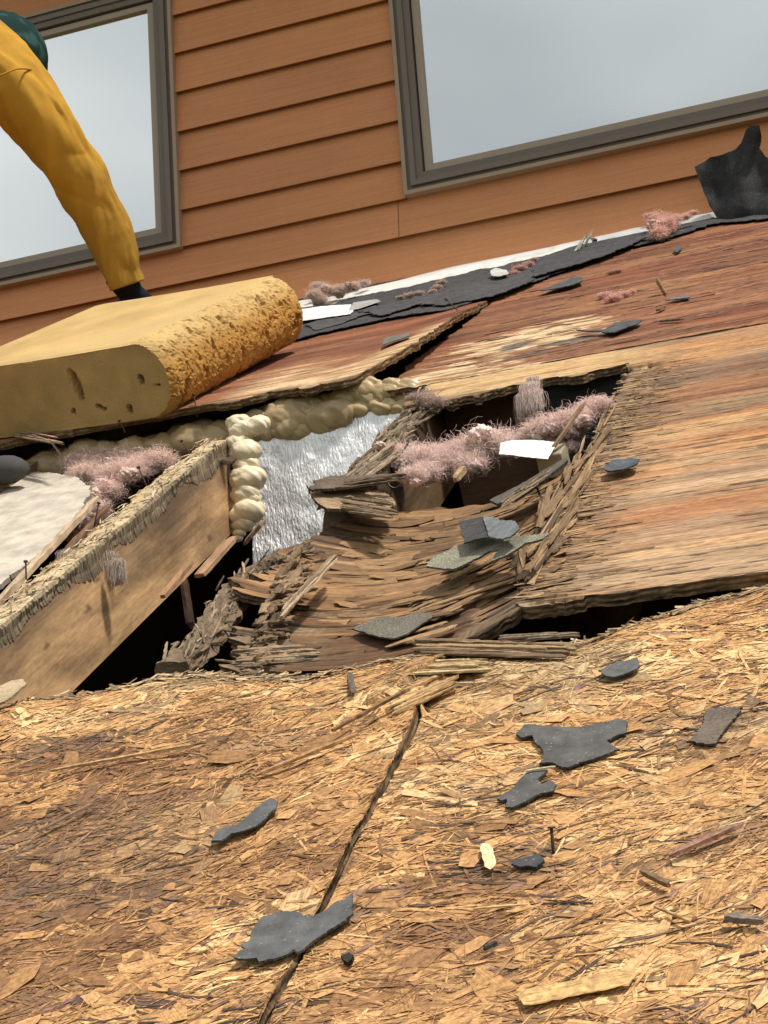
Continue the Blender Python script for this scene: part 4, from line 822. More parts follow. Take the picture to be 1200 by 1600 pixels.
psc('wood_remnant', z7([(528, 585), (640, 562), (760, 552), (880, 542), (975, 538), (940, 560), (850, 580), (740, 605), (620, 625), (510, 630), (500, 618), (540, 608)]), 'blackened flat splinter above the curled rotten plate', cat='wood remnant', mat='rotten', surf=SS, h=.04, lift=.006, step=.003, jit=.003, col=(.11, .08, .058), thick=.006, seed=85, cvar=.6)
psc('wood_remnant', z8([(540, 592), (600, 560), (680, 520), (760, 470), (850, 415), (858, 430), (800, 480), (720, 540), (640, 590), (570, 605)]), 'long dark grey slab of wood pointing at the white label below the square hole', cat='wood remnant', mat='rotten', surf=SS, h=.022, lift=.005, step=.0035, jit=.0012, col=(.12, .10, .08), thick=.006, seed=87)
psc('wood_remnant', [(-12, 1086), (0, 1080), (20, 1070), (38, 1067), (43, 1075), (25, 1090), (8, 1102), (-12, 1108)], 'curled chip of pale ply at the left end of the strand board edge', cat='wood remnant', mat='rotten', h=.014, lift=.006, step=.003, jit=.001, col=(.42, .32, .20), thick=.004, seed=89)

# sticks, long splinters, the bundle of torn veneers along the fold
mb = MB()
def pst(mb, p, q, wd, th, h1, h2, col, seed=0, K=12, jag=.25, surf=None, bend=0):
    a, b = P(*p, h1), P(*q, h2); ha, hb_ = (h1, h2) if surf is None else (h1, h2)
    stick3(mb, W(*a, h1), W(*b, h2), wd, th, col, K, seed, jag, bend=bend)
for k in range(120):                                     # fold line from (800,930) up to (955,640)
    t_ = rng.beta(1.1, 1.2); x = 812+t_*140+rng.normal(0, 13*(1.15-t_*.6)); y = 925-t_*275+rng.normal(0, 10)
    L = rng.uniform(25, 105)*(1-.35*t_); an = math.radians(rng.normal(62, 8 if rng.random() < .8 else 25)-6*(1-t_))
    g_ = rng.random(); h_ = rng.uniform(-.012, .004)
    pst(mb, (x, y), (x+L*math.cos(an)*1.0, y-L*math.sin(an)), rng.uniform(.0012, .010), rng.uniform(.0008, .0022), h_, h_+rng.normal(.001, .003), mixc([.07, .045, .028], [.38, .24, .125], g_), 1000+k, 8, .4)
for k in range(48):                                     # long bent veneers sweeping from lower left into the fold
    t_ = rng.random(); x = 600+t_*230; y = 985-t_*100+rng.normal(0, 22)-12*math.sin(t_*3); L = rng.uniform(40, 190)*(1-.3*t_); an = math.radians(16+18*t_+rng.normal(0, 5)); g_ = rng.random()
    u_, v_ = P(x, y, -.02); hh = sag(np.array(u_))*1.
    u2, v2 = P(x+L*math.cos(an), y-L*math.sin(an), -.01); h2 = float(sag(np.array(min(u2, .785))))
    hh = float(hh); pst(mb, (x, y), (x+L*math.cos(an), y-L*math.sin(an)), rng.uniform(.004, .018), rng.uniform(.0005, .0018), hh+rng.uniform(-.001, .002), h2+rng.uniform(.0, .004), mixc([.17, .10, .055], [.42, .26, .13], g_), 1400+k, 12, .2)
mb.build('torn_veneer', 'rotten', sg)
mb = MB()                                                # ragged ends at the left of the sagging sheet
for k in range(80):
    t_ = rng.random(); x = 400-20*math.sin(t_*3)+t_*75+rng.normal(0, 9); y = 1040-t_*165+rng.normal(0, 6); L = rng.uniform(15, 50); an = math.radians(rng.normal(10, 7) if rng.random() < .65 else rng.normal(55, 10)); g_ = rng.random(); h_ = rng.uniform(-.026, -.008)
    pst(mb, (x, y), (x+L*math.cos(an), y-L*math.sin(an)), rng.uniform(.003, .011), rng.uniform(.0015, .0045), h_, h_+rng.normal(0, .002), mixc([.09, .06, .035], [.32, .21, .12], g_), 1700+k, 10, .4)
mb.build('ragged_edge', 'rotten', sg)
# rotten spar lying in the void left of the sagging sheet
mb = MB(); ctr = [(268, 1042), (300, 1012), (330, 975), (352, 945), (372, 912), (400, 890), (440, 872), (468, 862)]
pts = spline(np.array([W(*P(x, y, -.022), -.030) for x, y in ctr]), 90)+np.stack([.006*(fbm(np.linspace(0, 9, 90), np.zeros(90), 2, 4)-.5)*2, np.zeros(90), np.zeros(90)], -1)
V_, F = tube(pts, np.stack([np.full(90, .019)*(1+.3*(vn(np.linspace(0, 20, 90), np.zeros(90), 3)-.5)), np.full(90, .014)], -1), 26, True, lambda i, j: .014*(fbm(i*12, j*2.0, 3, 91)-.5)+.010*(fbm(i*34, j*5, 3, 93)-.5))
mb.add(V_, F, mixc([.07, .05, .035], [.26, .18, .11], fbm(V_[:, 0]*90, V_[:, 1]*60, 3, 95)))
for k in range(260):
    i = rng.integers(2, 88); p = pts[i]+np.array([rng.normal(0, .010), 0, 0])+RN*rng.uniform(.002, .013); d = pts[min(i+2, 89)]-pts[i-2]; d = d/np.linalg.norm(d)+rng.normal(0, .25, 3); L = rng.uniform(.010, .035)
    if rng.random() < .25: d = np.array([1., rng.normal(0, .3), rng.normal(0, .2)])
    stick3(mb, p, p+d/np.linalg.norm(d)*L, rng.uniform(.001, .004), rng.uniform(.0008, .002), mixc([.10, .075, .05], [.38, .28, .18], rng.random()), 7, 2000+k, .35)
tag(mb.build('rotten_spar', 'rotten'), 'rotten crumbling spar lying in the dark gap left of the sagging sheet', 'rotten timber')
# thick splintered pieces at the lower edge, above the seam
def bundle(name, p, q, wpx, n, h, cols, label, seed, wd=(.003, .010), th=(.002, .004), cat='wood splinter', group=None, jag=.2):
    m_ = MB(); r_ = np.random.default_rng(seed); p, q = np.array(p, float), np.array(q, float)
    for k in range(int(n*2.2)):
        a, b = sorted(r_.uniform(0, 1, 2)); 
        if b-a < .35: a, b = max(0, a-.3), min(1, b+.3)
        off = np.array([r_.normal(0, 2), r_.uniform(-wpx/2, wpx/2)]); hh = h+r_.uniform(0, .006)
        pst(m_, p+(q-p)*a+off, p+(q-p)*b+off, r_.uniform(*wd)*.55, r_.uniform(*th)*.6, hh, hh+r_.normal(0, .0015), mixc(cols[0], cols[1], r_.random()), seed*50+k, 12, jag*1.3)
    o = m_.build(name, 'rotten'); tag(o, label, cat, group); return o
bundle('wood_splinter', (622, 1047), (765, 1040), 18, 16, .010, ([.30, .20, .10], [.62, .46, .24]), 'bundle of pale yellow splinters lying across the top of the dark seam', 5, (.004, .009))
bundle('wood_splinter', (648, 1012), (900, 1018), 22, 22, .004, ([.14, .09, .055], [.42, .28, .15]), 'long brown splintered board end below the black gap', 6, (.004, .011))
bundle('wood_splinter', (780, 1000), (905, 992), 8, 7, .008, ([.13, .10, .07], [.28, .21, .14]), 'thin grey splinters along the edge of the black gap', 7, (.003, .007))
bundle('wood_splinter', (612, 1105), (715, 1058), 26, 16, .008, ([.34, .20, .09], [.60, .40, .19]), 'pale brown splintered chip leaning down onto the left sheet by the seam', 8, (.004, .010))
bundle('wood_splinter', (365, 1030), (500, 1022), 26, 16, -.018, ([.12, .085, .055], [.36, .25, .15]), 'grey brown broken ply end poking left over the black hole', 9, (.004, .012))
bundle('wood_splinter', (375, 1052), (412, 1050), 20, 9, -.008, ([.07, .05, .035], [.24, .16, .10]), 'short dark broken stub resting on the top edge of the left sheet', 10, (.006, .012))
bundle('wood_splinter', (437, 965), (525, 870), 10, 8, -.004, ([.20, .14, .09], [.44, .32, .20]), 'upright pale splinters at the left edge of the sagging sheet', 11, (.006, .012))
bundle('wood_splinter', (782, 790), (885, 722), 10, 7, .006, ([.10, .08, .06], [.30, .21, .13]), 'dark bundle of splinters below the white label', 12, (.003, .008))
bundle('wood_splinter', (496, 782), (618, 800), 26, 16, -.004, ([.12, .08, .05], [.34, .23, .14]), 'curled grey brown layers of rotten ply over the plate beside the silver board', 15, (.004, .012), (.002, .005))
bundle('wood_splinter', (487, 768), (630, 747), 12, 10, .012, ([.05, .035, .025], [.16, .11, .07]), 'nearly black long splinters at the top left corner of the sagging sheet', 16, (.003, .009), (.002, .005))
bundle('wood_splinter', (560, 745), (622, 700), 34, 14, .0, ([.12, .09, .06], [.36, .27, .18]), 'knot of grey torn ply where the rotten rafter meets the pink mound', 17, (.003, .010), (.002, .005))
bundle('wood_splinter', (0, 672), (100, 690), 14, 9, .035, ([.18, .12, .08], [.45, .31, .2]), 'brown splinters on the lifted sheet at the left end of the foam block', 14, (.003, .006))
def single(name, p, q, wd, th, h1, h2, col, label, seed, cat='wood splinter', group='single splinters', mat='wood_flake', jag=.15, K=9):
    m_ = MB(); pst(m_, p, q, wd, th, h1, h2, col, seed, K, jag); o = m_.build(name, mat); tag(o, label, cat, group); return o
hs_ = lambda x, y: float(OSBS(*[np.array(t) for t in P(x, y, 0)]))+.002
def osbstick(p, q, wd, th, col, label, seed, **k): return single('wood_splinter', p, q, wd, th, hs_(*p)+.001, hs_(*q)+.001, col, label, seed, **k)
osbstick((1003, 1364), (1046, 1386), .0040, .0035, (.20, .13, .07), 'short dark brown stick lying on the right sheet near the right edge', 1, mat='rotten')
osbstick((757, 1318), (768, 1356), .0085, .0005, (.85, .66, .36), 'bright pale chip below the seam bend, left of the nail', 2)
osbstick((1046, 1339), (1160, 1290), .0055, .003, (.30, .17, .12), 'long reddish brown splinter slanting on the right sheet', 3)
osbstick((548, 1055), (552, 1085), .0055, .003, (.13, .105, .08), 'small dark upright sliver near the top edge of the left sheet', 4, mat='rotten')
osbstick((822, 1206), (868, 1199), .0016, .0015, (.78, .66, .42), 'thin straw coloured sliver on the boot shaped scrap', 5)
osbstick((1133, 1437), (1192, 1443), .0055, .004, (.20, .17, .14), 'grey weathered stub of wood at the right edge', 6, mat='rotten')
osbstick((740, 1421), (825, 1414), .0012, .0012, (.75, .52, .25), 'long pale thin sliver below the pale chip', 7)
osbstick((1022, 1417), (1080, 1442), .0018, .0016, (.48, .30, .15), 'thin brown splinter above the grey stub', 8)
osbstick((815, 1560), (990, 1525), .018, .0005, (.58, .36, .15), 'large flat ochre flake at the bottom right', 9, K=16)
osbstick((60, 1300), (150, 1255), .004, .002, (.26, .15, .10), 'dark brown strand crossing a stained patch on the left sheet', 10)
osbstick((756, 1485), (778, 1474), .0035, .0025, (.06, .055, .05), 'small charred splinter at the bottom right of the seam', 11, mat='rotten')
osbstick((400, 1213), (560, 1148), .005, .0025, (.42, .24, .10), 'long raised brown strand on the left sheet', 12, K=16)
osbstick((520, 1143), (640, 1078), .004, .0025, (.20, .12, .06), 'dark raised strand leading to the pale splinters', 13, K=16)
osbstick((80, 1205), (300, 1165), .004, .002, (.5, .31, .14), 'long flat strand across the left sheet below its torn edge', 15, K=18)
single('wood_splinter', (866, 700), (916, 628), .0055, .004, .010, .045, (.24, .15, .09), 'thin brown stick leaning out of the pink insulation in the square hole', 31, mat='rotten', group=None)
single('wood_splinter', (712, 753), (727, 735), .010, .008, -.02, -.016, (.40, .27, .15), 'stubby broken block at the top edge of the sagging sheet', 33, mat='rotten', group=None)
single('wood_splinter', (620, 722), (640, 690), .003, .002, -.02, .012, (.18, .11, .07), 'short dark twig sticking out of the pink tuft by the rotten rafter', 35, mat='rotten', group=None)
single('wood_splinter', (72, 680), (98, 716), .0035, .003, .03, -.01, (.36, .26, .17), 'frayed thin stick hanging over the edge of the lifted sheet', 36, mat='rotten', group=None)
single('wood_splinter', (1027, 435), (1042, 460), .003, .003, .004, .004, (.30, .18, .09), 'tiny standing chip on the upper plywood', 37, group=None)
single('wood_splinter', (1027, 486), (1040, 480), .010, .004, .004, .004, (.20, .11, .06), 'small square brown chip on the upper plywood', 38, group=None)
single('wood_splinter', (1030, 503), (1068, 500), .006, .003, .003, .004, (.13, .09, .06), 'flat dark chip lying right of the upturned scrap', 39, group=None)
single('bent_lath', (255, 935), (300, 880), .012, .006, -.11, -.10, (.34, .19, .10), 'small reddish wood offcut under the lower edge of the rafter', 40, cat='offcut', group=None, mat='lumber', jag=.05).name = 'wood_offcut'
single('wood_offcut', (312, 902), (365, 842), .020, .006, -.13, -.12, (.36, .21, .12), 'reddish wood offcut below the foam bead', 41, cat='offcut', group=None, mat='lumber', jag=.05)
single('wood_offcut', (288, 905), (300, 985), .014, .012, -.25, -.33, (.10, .06, .04), 'dark upright stick down in the black hole', 42, cat='offcut', group=None, mat='lumber', jag=.08)
single('wood_offcut', (385, 850), (415, 815), .030, .006, -.15, -.12, (.24, .15, .10), 'brown offcut wedged between foam bead and silver board', 43, cat='offcut', group=None, mat='lumber', jag=.08)

# white label on its block inside the hole
psc('paper_label', [(783, 694), (800, 690), (830, 690), (866, 692), (870, 696), (856, 720), (830, 717), (800, 713), (780, 712)], 'white paper label on a small block at the lower edge of the square hole', cat='paper label', h=.010, thick=.0008, lift=.004, step=.0035, jit=.0006, col=(.78, .76, .68), mat='paper', seed=101, edgem=.9, cvar=.1)
m_ = MB(); a = P(866, 712, -.004); m_.add(W(a[0]+box(-.02, .014, 0, 1, 0, 1)[:, 0], a[1]+box(0, 1, -.022, .028, 0, 1)[:, 1], box(0, 1, 0, 1, -.028, .004)[:, 2]), BOXF, (.34, .28, .19))
o = m_.build('wood_offcut', 'lumber'); tag(o, 'little squared wood block holding up the white label', 'offcut')
bv = o.modifiers.new('bevel', 'BEVEL'); bv.width = .002; bv.segments = 2

# ------------------------------------------------------------------ nails
def nail(p, h, L, lean, label, r=.0012, first=[None]):
    if first[0] is None:
        root = empty('nail', (0, 0, 0)); V_, F = tube([(0, 0, -.01), (0, 0, .5*L), (0, 0, L)], r, 10); mk('shank', V_, F, 'rust', root, None, None, True, (0, 0, 0))
        V_, F = tube([(0, 0, L-.0006), (0, 0, L+.0004), (0, 0, L+.001)], [r*2.4, r*2.5, r*2.2], 14); mk('head', V_, F, 'rust', root, None, None, False, (0, 0, 0)); first[0] = root; ob = root; first.append(L)
    else:
        ob = first[0].copy(); sc.collection.objects.link(ob)
        for ch in first[0].children:
            c = ch.copy(); sc.collection.objects.link(c); c.parent = ob
    ob.location = Vector(W(*P(*p, h), h)); ob.scale = (1, 1, L/first[1]); ob.rotation_euler = (math.radians(lean[0])+0, math.radians(lean[1]), 0)
    tag(ob, label, 'nail', 'rusty nails')
nail((864, 1325), .0, .014, (4, 2), 'upright nail standing proud of the strand board amid a dark stain')
nail((306, 637), .030, .024, (8, -4), 'nail standing on the lifted sheet below the foam block corner')
nail((192, 668), .030, .014, (8, -25), 'bent nail near the edge of the lifted sheet under the foam block')
nail((150, 808), -.004, .022, (-6, 10), 'nail on the rafter top beside the brown lath')
nail((226, 752), -.004, .026, (0, -22), 'leaning nail high on the rafter top')
nail((41, 905), -.004, .024, (2, 0), 'lowest nail on the rafter top near the left edge')
nail((722, 492), .012, .045, (15, -38), 'long slanting nail poking through at the crack by the felt')
nail((293, 703), .000, .020, (0, -30), 'thin nail in the shade at the upper end of the rafter')
nail((8, 662), .032, .035, (0, 12), 'nail at the far left in front of the foam block')

# ------------------------------------------------------------------ pink glass wool
def wool(label, blobs, fib, L, seed, col=(.80, .42, .36), grey=.35, wf=.00020, surf=0, droop=0):
    """blobs: (px, py, h, radius); a matted core with crumpled surface and a thin fuzz of fine curly fibres"""
    r_ = np.random.default_rng(seed); m_ = MB(); cen = []
    th, ph = np.meshgrid(np.linspace(0, np.pi, 26), np.linspace(0, 2*np.pi, 52, endpoint=False), indexing='ij'); dd = np.stack([np.sin(th)*np.cos(ph), np.sin(th)*np.sin(ph), np.cos(th)], -1)
    for k, (x, y, h, r) in enumerate(blobs):
        c = W(*P(x, y, h), h); cen.append((c, r))
        for q in range(3 if r > .0115 else 0):
            d = r_.normal(0, .34, 3)*r; cc_ = np.array(col)*r_.uniform(.8, 1.08); cc_ = mixc(cc_, [.55, .45, .37], grey*r_.random())
            n1 = fbm(dd[..., 0]*2+k*3+q*7+dd[..., 2], dd[..., 1]*2+dd[..., 2]*1.6+seed, 4, seed+q, .6); n2 = np.abs(fbm(dd[..., 0]*7+dd[..., 2]*4+k, dd[..., 1]*7+dd[..., 2]*3, 4, seed+q+50, .65)-.5)*2
            rr = r*r_.uniform(.42, .66)*(.75+1.2*(n1-.5)+.6*n2)
            m_.add((c+d+dd*rr[..., None]*np.array([1.15, 1, .8])).reshape(-1, 3), gridf(26, 52, True), (cc_*(.85+.3*n2[..., None])).reshape(-1, 3))
    n = int(fib*14)*len(blobs); K = 7
    idx = r_.integers(0, len(cen), n); c = np.array([cen[i][0] for i in idx]); rr = np.array([cen[i][1] for i in idx])
    d = r_.normal(0, 1, (n, 3)); d /= np.linalg.norm(d, axis=1)[:, None]; d[:, 2] = np.abs(d[:, 2])*.9 if not droop else d[:, 2]
    p = c+d*(rr*r_.uniform(.1, .85, n))[:, None]*np.where((rr < .0115)[:, None], np.array([2.2, 1.2, .6]), np.array([1.35, 1, .75])); dr = d*.35+r_.normal(0, .8, (n, 3)); dr /= np.linalg.norm(dr, axis=1)[:, None]
    far = r_.random(n) < .02; LL_ = rr*np.where(far, r_.uniform(.8, 1.5, n), r_.uniform(.3, .9, n))
    ts = np.linspace(0, 1, K); a1 = r_.normal(0, 1, (n, 3)); a2 = np.cross(dr, a1); a2 /= np.linalg.norm(a2, axis=1)[:, None]+1e-9; a1 = np.cross(a2, dr); w1 = r_.uniform(2, 7, n)[:, None]; amp = r_.uniform(.12, .4, n)[:, None, None]
    pt = p[:, None]+LL_[:, None, None]*(dr[:, None]*ts[None, :, None]+amp*(a1[:, None]*np.sin(w1*ts)[..., None]+a2[:, None]*(1-np.cos(w1*ts*1.1))[..., None]))
    pt[..., 2] -= droop*ts**2*(1 if droop else 0)
    wv = wf*r_.uniform(.6, 1.4, n)
    o1 = a1/(np.linalg.norm(a1, axis=1)[:, None]+1e-9); o2 = a2
    V_ = np.stack([pt+(w_*wv[:, None])[:, None] for w_ in (o1, -.5*o1+.87*o2, -.5*o1-.87*o2)], 2).reshape(-1, 3)
    b = np.arange(n)*K*3; q = [np.stack([b+i*3+j, b+(i+1)*3+j, b+(i+1)*3+(j+1) % 3, b+i*3+(j+1) % 3], -1) for i in range(K-1) for j in range(3)]
    cf = mixc(np.tile(np.array(col)*1.05, (n, 1)), [.80, .70, .60], r_.random(n)*grey).clip(0, .97); m_.add(V_, np.concatenate(q), np.repeat(cf, K*3, 0))
    o = m_.build('insulation_tuft', 'wool', smooth=True); tag(o, label, 'insulation tuft', 'tufts of pink glass wool'); return o
wool('pink insulation tuft on the white flashing near the black felt flap', [(1025, 345, .03, .020), (1040, 352, .03, .024), (1030, 365, .02, .018), (1055, 345, .03, .014), (1070, 340, .03, .010), (1082, 333, .035, .007), (1018, 338, .035, .010)], 70, .06, 1, (.95, .62, .54))
wool('beige pink insulation tuft right of the foam block, at the flashing', [(490, 462, .035, .016), (510, 455, .035, .018), (530, 455, .03, .018), (552, 450, .03, .014), (568, 443, .03, .010), (495, 447, .045, .011), (500, 470, .02, .016)], 70, .045, 2, (.85, .64, .56), .7)
wool('small faint wisp on the felt left of the crack point', [(640, 462, .014, .008), (655, 459, .014, .007), (625, 465, .012, .005)], 50, .03, 3, (.66, .46, .40), .7)
wool('pinkish wisp caught on the torn felt above the lifted sheet', [(682, 450, .018, .008), (690, 442, .018, .007), (676, 456, .014, .006)], 50, .03, 4, (.68, .46, .40), .7)
wool('pink wisp draped over the felt beside the crumpled scrap', [(812, 420, .018, .010), (824, 414, .018, .008), (802, 428, .014, .008), (835, 406, .02, .005)], 60, .03, 5, (.78, .45, .40))
wool('pale pink wisps lying on the upper plywood', [(945, 462, .006, .008), (958, 467, .006, .010), (972, 461, .006, .008), (985, 457, .006, .005)], 70, .03, 6, (.9, .56, .5))
wool('very small pink wisp below the felt, near the pale ones', [(955, 426, .004, .006), (966, 424, .004, .005)], 40, .018, 7, (.66, .38, .32))
wool('wispy white pink tuft hanging over the top edge of the square hole', [(826, 600, .016, .009), (829, 612, .006, .011), (824, 626, -.010, .010), (832, 590, .022, .006), (820, 616, .0, .008)], 50, .05, 8, (.85, .68, .62), .8, droop=.03)
wool('pink insulation mound along the lower lip of the square hole', [(630, 715, -.02, .022), (645, 745, -.005, .016), (655, 722, -.012, .024), (680, 718, -.015, .024), (700, 725, -.02, .024), (720, 712, -.015, .026), (745, 705, -.015, .028), (765, 700, -.012, .026), (735, 728, -.025, .022), (780, 696, -.02, .024), (612, 708, -.012, .014), (668, 740, -.02, .018)], 110, .034, 9, (1.0, .76, .70), .3)
wool('bright pink insulation at the right end of the square hole', [(845, 675, -.01, .022), (865, 672, -.012, .024), (885, 665, -.008, .022), (905, 655, -.005, .020), (922, 642, .0, .018), (936, 634, .004, .014), (880, 688, -.03, .024), (835, 685, -.02, .02)], 100, .036, 10, (1.0, .74, .68), .2)
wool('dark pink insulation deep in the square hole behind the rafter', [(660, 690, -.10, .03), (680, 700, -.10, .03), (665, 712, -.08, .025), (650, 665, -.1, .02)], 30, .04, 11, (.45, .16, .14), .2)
wool('big pink and brown insulation heap at the left beside the rafter top', [(100, 722, -.03, .026), (125, 728, -.03, .028), (150, 735, -.035, .028), (175, 745, -.035, .026), (200, 740, -.035, .03), (225, 728, -.035, .028), (250, 722, -.035, .026), (160, 720, -.03, .026), (195, 722, -.03, .026), (128, 742, -.03, .022), (165, 770, -.05, .028), (145, 800, -.06, .026), (120, 830, -.06, .024)], 80, .045, 12, (.98, .74, .66), .4)
wool('brown grey fuzz hanging from the middle of the rafter face', [(130, 862, -.030, .011), (118, 880, -.040, .011), (145, 868, -.032, .011), (165, 866, -.032, .011), (182, 876, -.035, .008), (135, 892, -.045, .009), (105, 862, -.03, .010), (152, 850, -.02, .010)], 60, .05, 13, (.42, .30, .24), .9, droop=.03)
wool('pinkish fluff stuck to the rotten corner left of the square hole', [(665, 627, .004, .015), (680, 630, .004, .012), (650, 622, .01, .010)], 70, .035, 14, (.55, .36, .31), .7)
wool('short grey fibres at the shaded upper end of the rafter face', [(345, 705, -.03, .010), (335, 715, -.035, .010), (350, 722, -.04, .008)], 60, .03, 15, (.26, .17, .13), .6)

# ------------------------------------------------------------------ the worker reaching in from the left
def pp(x, y, Y): return PY(x, y, Y)
per = empty('person', pp(-120, 430, -.75)); tag(per, 'person in a yellow long sleeved shirt and dark glove leaning in over the foam block', 'person')
S_sh, S_el, S_wr = pp(2, 98, -1.0), pp(138, 300, -.78), pp(195, 440, -.68)
pel, nck, hd = pp(-420, 250, -1.35), pp(-80, 66, -.98), pp(5, 90, -.84)
sh2 = pp(-170, 140, -.80); el2 = pp(-300, 330, -.95); wr2 = pp(-300, 470, -1.0)
kn1, ft1 = pp(-430, 560, -1.35), pp(-640, 560, -1.2); kn2, ft2 = pp(-420, 520, -1.1), pp(-640, 520, -.95)
sk = [pel, pel*.55+nck*.45, nck, nck*.5+hd*.5, hd, S_sh, S_el, S_wr, sh2, el2, wr2, kn1, ft1, kn2, ft2]
ed = [(0, 1), (1, 2), (2, 3), (3, 4), (2, 5), (5, 6), (6, 7), (2, 8), (8, 9), (9, 10), (0, 11), (11, 12), (0, 13), (13, 14)]
rad = [.13, .13, .085, .05, .075, .05, .035, .020, .05, .035, .020, .07, .04, .07, .04]
me = bpy.data.meshes.new('body'); loc = Vector(ORG[per.name]); me.from_pydata([Vector(p)-loc for p in sk], ed, []); me.materials.append(MATS['cloth'])
bd_ = bpy.data.objects.new('body', me); sc.collection.objects.link(bd_); bd_.parent = per; ORG[bd_.name] = loc
md = bd_.modifiers.new('skin', 'SKIN'); 
for i, r in enumerate(rad): me.skin_vertices[0].data[i].radius = (r, r)
me.skin_vertices[0].data[0].use_root = True
ss_ = bd_.modifiers.new('sub', 'SUBSURF'); ss_.levels = 2; ss_.render_levels = 2
SKIN = bpy.data.materials.new('skin'); SKIN.use_nodes = True; SKIN.node_tree.nodes['Principled BSDF'].inputs['Base Color'].default_value = (.45, .24, .16, 1); me.materials[0] = SKIN
# face and cap on the head
mb = MB(); hn = (nck-hd); hn /= np.linalg.norm(hn)
th, ph = np.meshgrid(np.linspace(0, np.pi, 40), np.linspace(0, 2*np.pi, 60, endpoint=False), indexing='ij'); dd = np.stack([np.sin(th)*np.cos(ph), np.sin(th)*np.sin(ph), np.cos(th)], -1)
rib = .0016*np.sin(ph*46)+.003*(fbm(th*3, ph*3, 3, 3)-.5)
capc = mixc([.010, .032, .028], [.05, .11, .10], sm(.62, .7, fbm(th*4, ph*2, 3, 5))*.6)
mb.add((hd+dd*(np.array([.094, .10, .098])*(1+rib[..., None]*8))).reshape(-1, 3), gridf(40, 60, True), capc.reshape(-1, 3)); mb.build('knit_cap', 'cloth', per, smooth=True)
m_ = MB(); fz = hd+np.array([0, .005, -.052]); skc = np.array([.45, .24, .16])
lump(m_, fz, .088, skc, 2, (.92, .95, 1.05), .02, 40); lump(m_, fz+np.array([.075, 0, -.045]), .018, skc, 3, (1, .7, .9), .05, 16)       # head and nose, turned down to the work
for s_ in (-1, 1):
    lump(m_, fz+np.array([-.005, .082*s_, -.02]), .020, skc*.95, 4, (.8, .4, 1.1), .1, 16); lump(m_, fz+np.array([.072, .032*s_, -.012]), .010, np.array([.5, .45, .4]), 5, (1, 1, 1), .02, 12)
lump(m_, fz+np.array([.060, 0, -.078]), .017, np.array([.42, .16, .13]), 6, (.7, 1.3, .35), .02, 14); m_.build('face', 'cloth', per, smooth=True)
YS = np.array([.50, .27, .040])
def cloth_tube(path, rr, n, m, wr, seed, dark=None, fold=None):
    pts = spline(path, n); r = np.interp(np.linspace(0, 1, n), np.linspace(0, 1, len(rr)), rr)
    def dsp(i, j):
        f = (fbm(i*5+np.cos(j)*.9, np.sin(j)*1.6+i*2.0, 3, seed)-.5)*2; rg = np.abs(((j*1.1+i*6+1.2*fbm(i*4, np.cos(j)+2, 2, seed+4)) % 2)-1); f = f+.55*(1-rg)**3+.22*(fbm(i*30+np.cos(j)*2, np.sin(j)*5+i*8, 3, seed+6)-.5)
        g_ = np.abs(((i*9+np.cos(j+seed)*1.1+.6*fbm(i*5, j, 2, seed+2)) % 2)-1)**2
        e = sm(.42, .55, i)*sm(.80, .62, i); k_ = sm(.86, .97, i)
        return wr*(f*.85-.55*g_*(e+k_*.9)+.28*np.sin(j*3+i*5+seed))
    V_, F = tube(pts, r, m, True, dsp)
    c = YS*(.92+.16*fbm(V_[:, 0]*14, V_[:, 2]*14, 3, seed+7))[:, None]
    gr = sm(.55, .78, fbm(V_[:, 0]*9, V_[:, 2]*9+4, 4, seed+8)); gr = np.maximum(gr, np.repeat(sm(.45, .95, np.linspace(0, 1, n)), m).tolist()+[0, 0])*.9; c = mixc(c, [.22, .135, .03], gr*.6)
    return V_, F, c
mb = MB(); Yd = lambda i: -.80+.135*i
arm = [pp(-75, 60, -1.04), pp(-10, 106, -1.0), pp(46, 166, -.94), pp(97, 237, -.86), pp(138, 303, -.79), pp(170, 370, -.73), pp(197, 447, -.68)]
V_, F, c = cloth_tube(arm, [.090, .072, .068, .062, .056, .049, .035], 200, 110, .0105, 3); mb.add(V_, F, c)
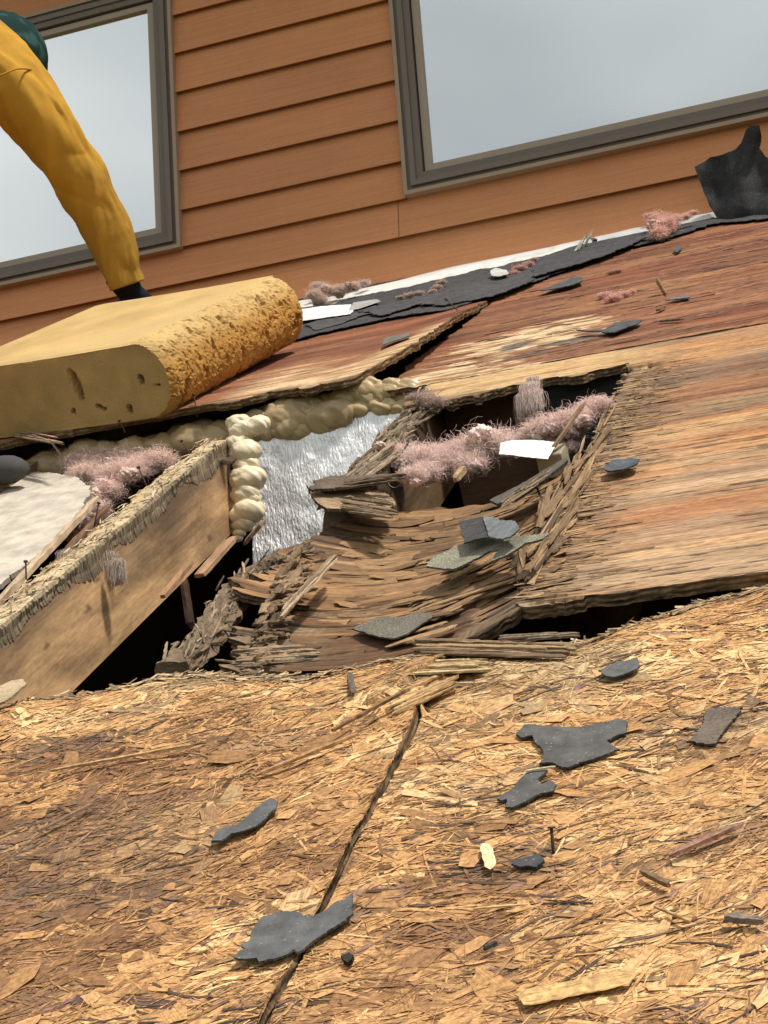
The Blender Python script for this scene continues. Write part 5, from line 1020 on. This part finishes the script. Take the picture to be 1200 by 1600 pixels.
# raised seam round the top of the sleeve
V_, F = tube(spline([pp(-30, 130, -1.08), pp(0, 118, -1.085), pp(25, 108, -1.06), pp(44, 108, -1.01), pp(60, 112, -.97)], 30), .002, 8); mb.add(V_, F, YS*.8)
torso = [pel+np.array([-.02, 0, 0]), pel*.6+nck*.4, pel*.25+nck*.75, nck+np.array([-.01, -.02, -.02]), pp(-25, 76, -.96)]
V_, F, c = cloth_tube(torso, [.17, .165, .15, .11, .060], 100, 100, .012, 11); mb.add(V_, F, c)
V_, F, c = cloth_tube([nck, sh2, (sh2+el2)/2, el2, wr2], [.09, .078, .066, .058, .036], 90, 60, .009, 15); mb.add(V_, F, c)
mb.build('shirt', 'cloth', per, smooth=True)
mb = MB()
for a_, b_, c_ in ((pel, kn1, ft1), (pel, kn2, ft2)):
    V_, F, c = cloth_tube([a_, (a_+b_)/2, b_, (b_+c_)/2, c_], [.13, .105, .085, .07, .055], 80, 50, .008, 21); mb.add(V_, F, np.tile(np.array([.045, .05, .07]), (len(V_), 1)))
mb.build('trousers', 'cloth', per, smooth=True)
# dark gloves: cuff, palm, four fingers and a thumb
def glove(wr_, fw, sd, name='glove'):
    m_ = MB(); fw = fw/np.linalg.norm(fw); sd = sd/np.linalg.norm(sd); up_ = np.cross(sd, fw)
    V_, F = tube(spline([wr_-fw*.035, wr_, wr_+fw*.03, wr_+fw*.075, wr_+fw*.10], 24), np.stack([np.interp(np.linspace(0, 1, 24), [0, .35, .6, 1], [.034, .029, .043, .036]), np.interp(np.linspace(0, 1, 24), [0, .35, .6, 1], [.030, .024, .020, .014])], -1), 24)
    m_.add(V_, F, (.014, .018, .026))
    for k, (o_, l_) in enumerate(((-.030, .068), (-.011, .080), (.010, .076), (.029, .060))):
        p0 = wr_+fw*.085+sd*o_; V_, F = tube(spline([p0, p0+fw*l_*.45+up_*.010, p0+fw*l_*.8-up_*.004, p0+fw*l_-up_*.02], 14), np.linspace(.0105, .0085, 14), 12); m_.add(V_, F, (.014, .018, .026))
    p0 = wr_+fw*.030-sd*.032; V_, F = tube(spline([p0, p0+fw*.030-sd*.022, p0+fw*.062-sd*.03-up_*.008], 14), np.linspace(.014, .010, 14), 12); m_.add(V_, F, (.014, .018, .026))
    return m_.build(name, 'cloth', per, smooth=True)
top_ = .142+.030
glove(pp(200, 451, -.655), np.array([.12, .75, -.50]), np.array([1., -.15, 0]))
glove(wr2, np.array([.3, .2, -.8]), np.array([1., 0, .3]))
print('all done')
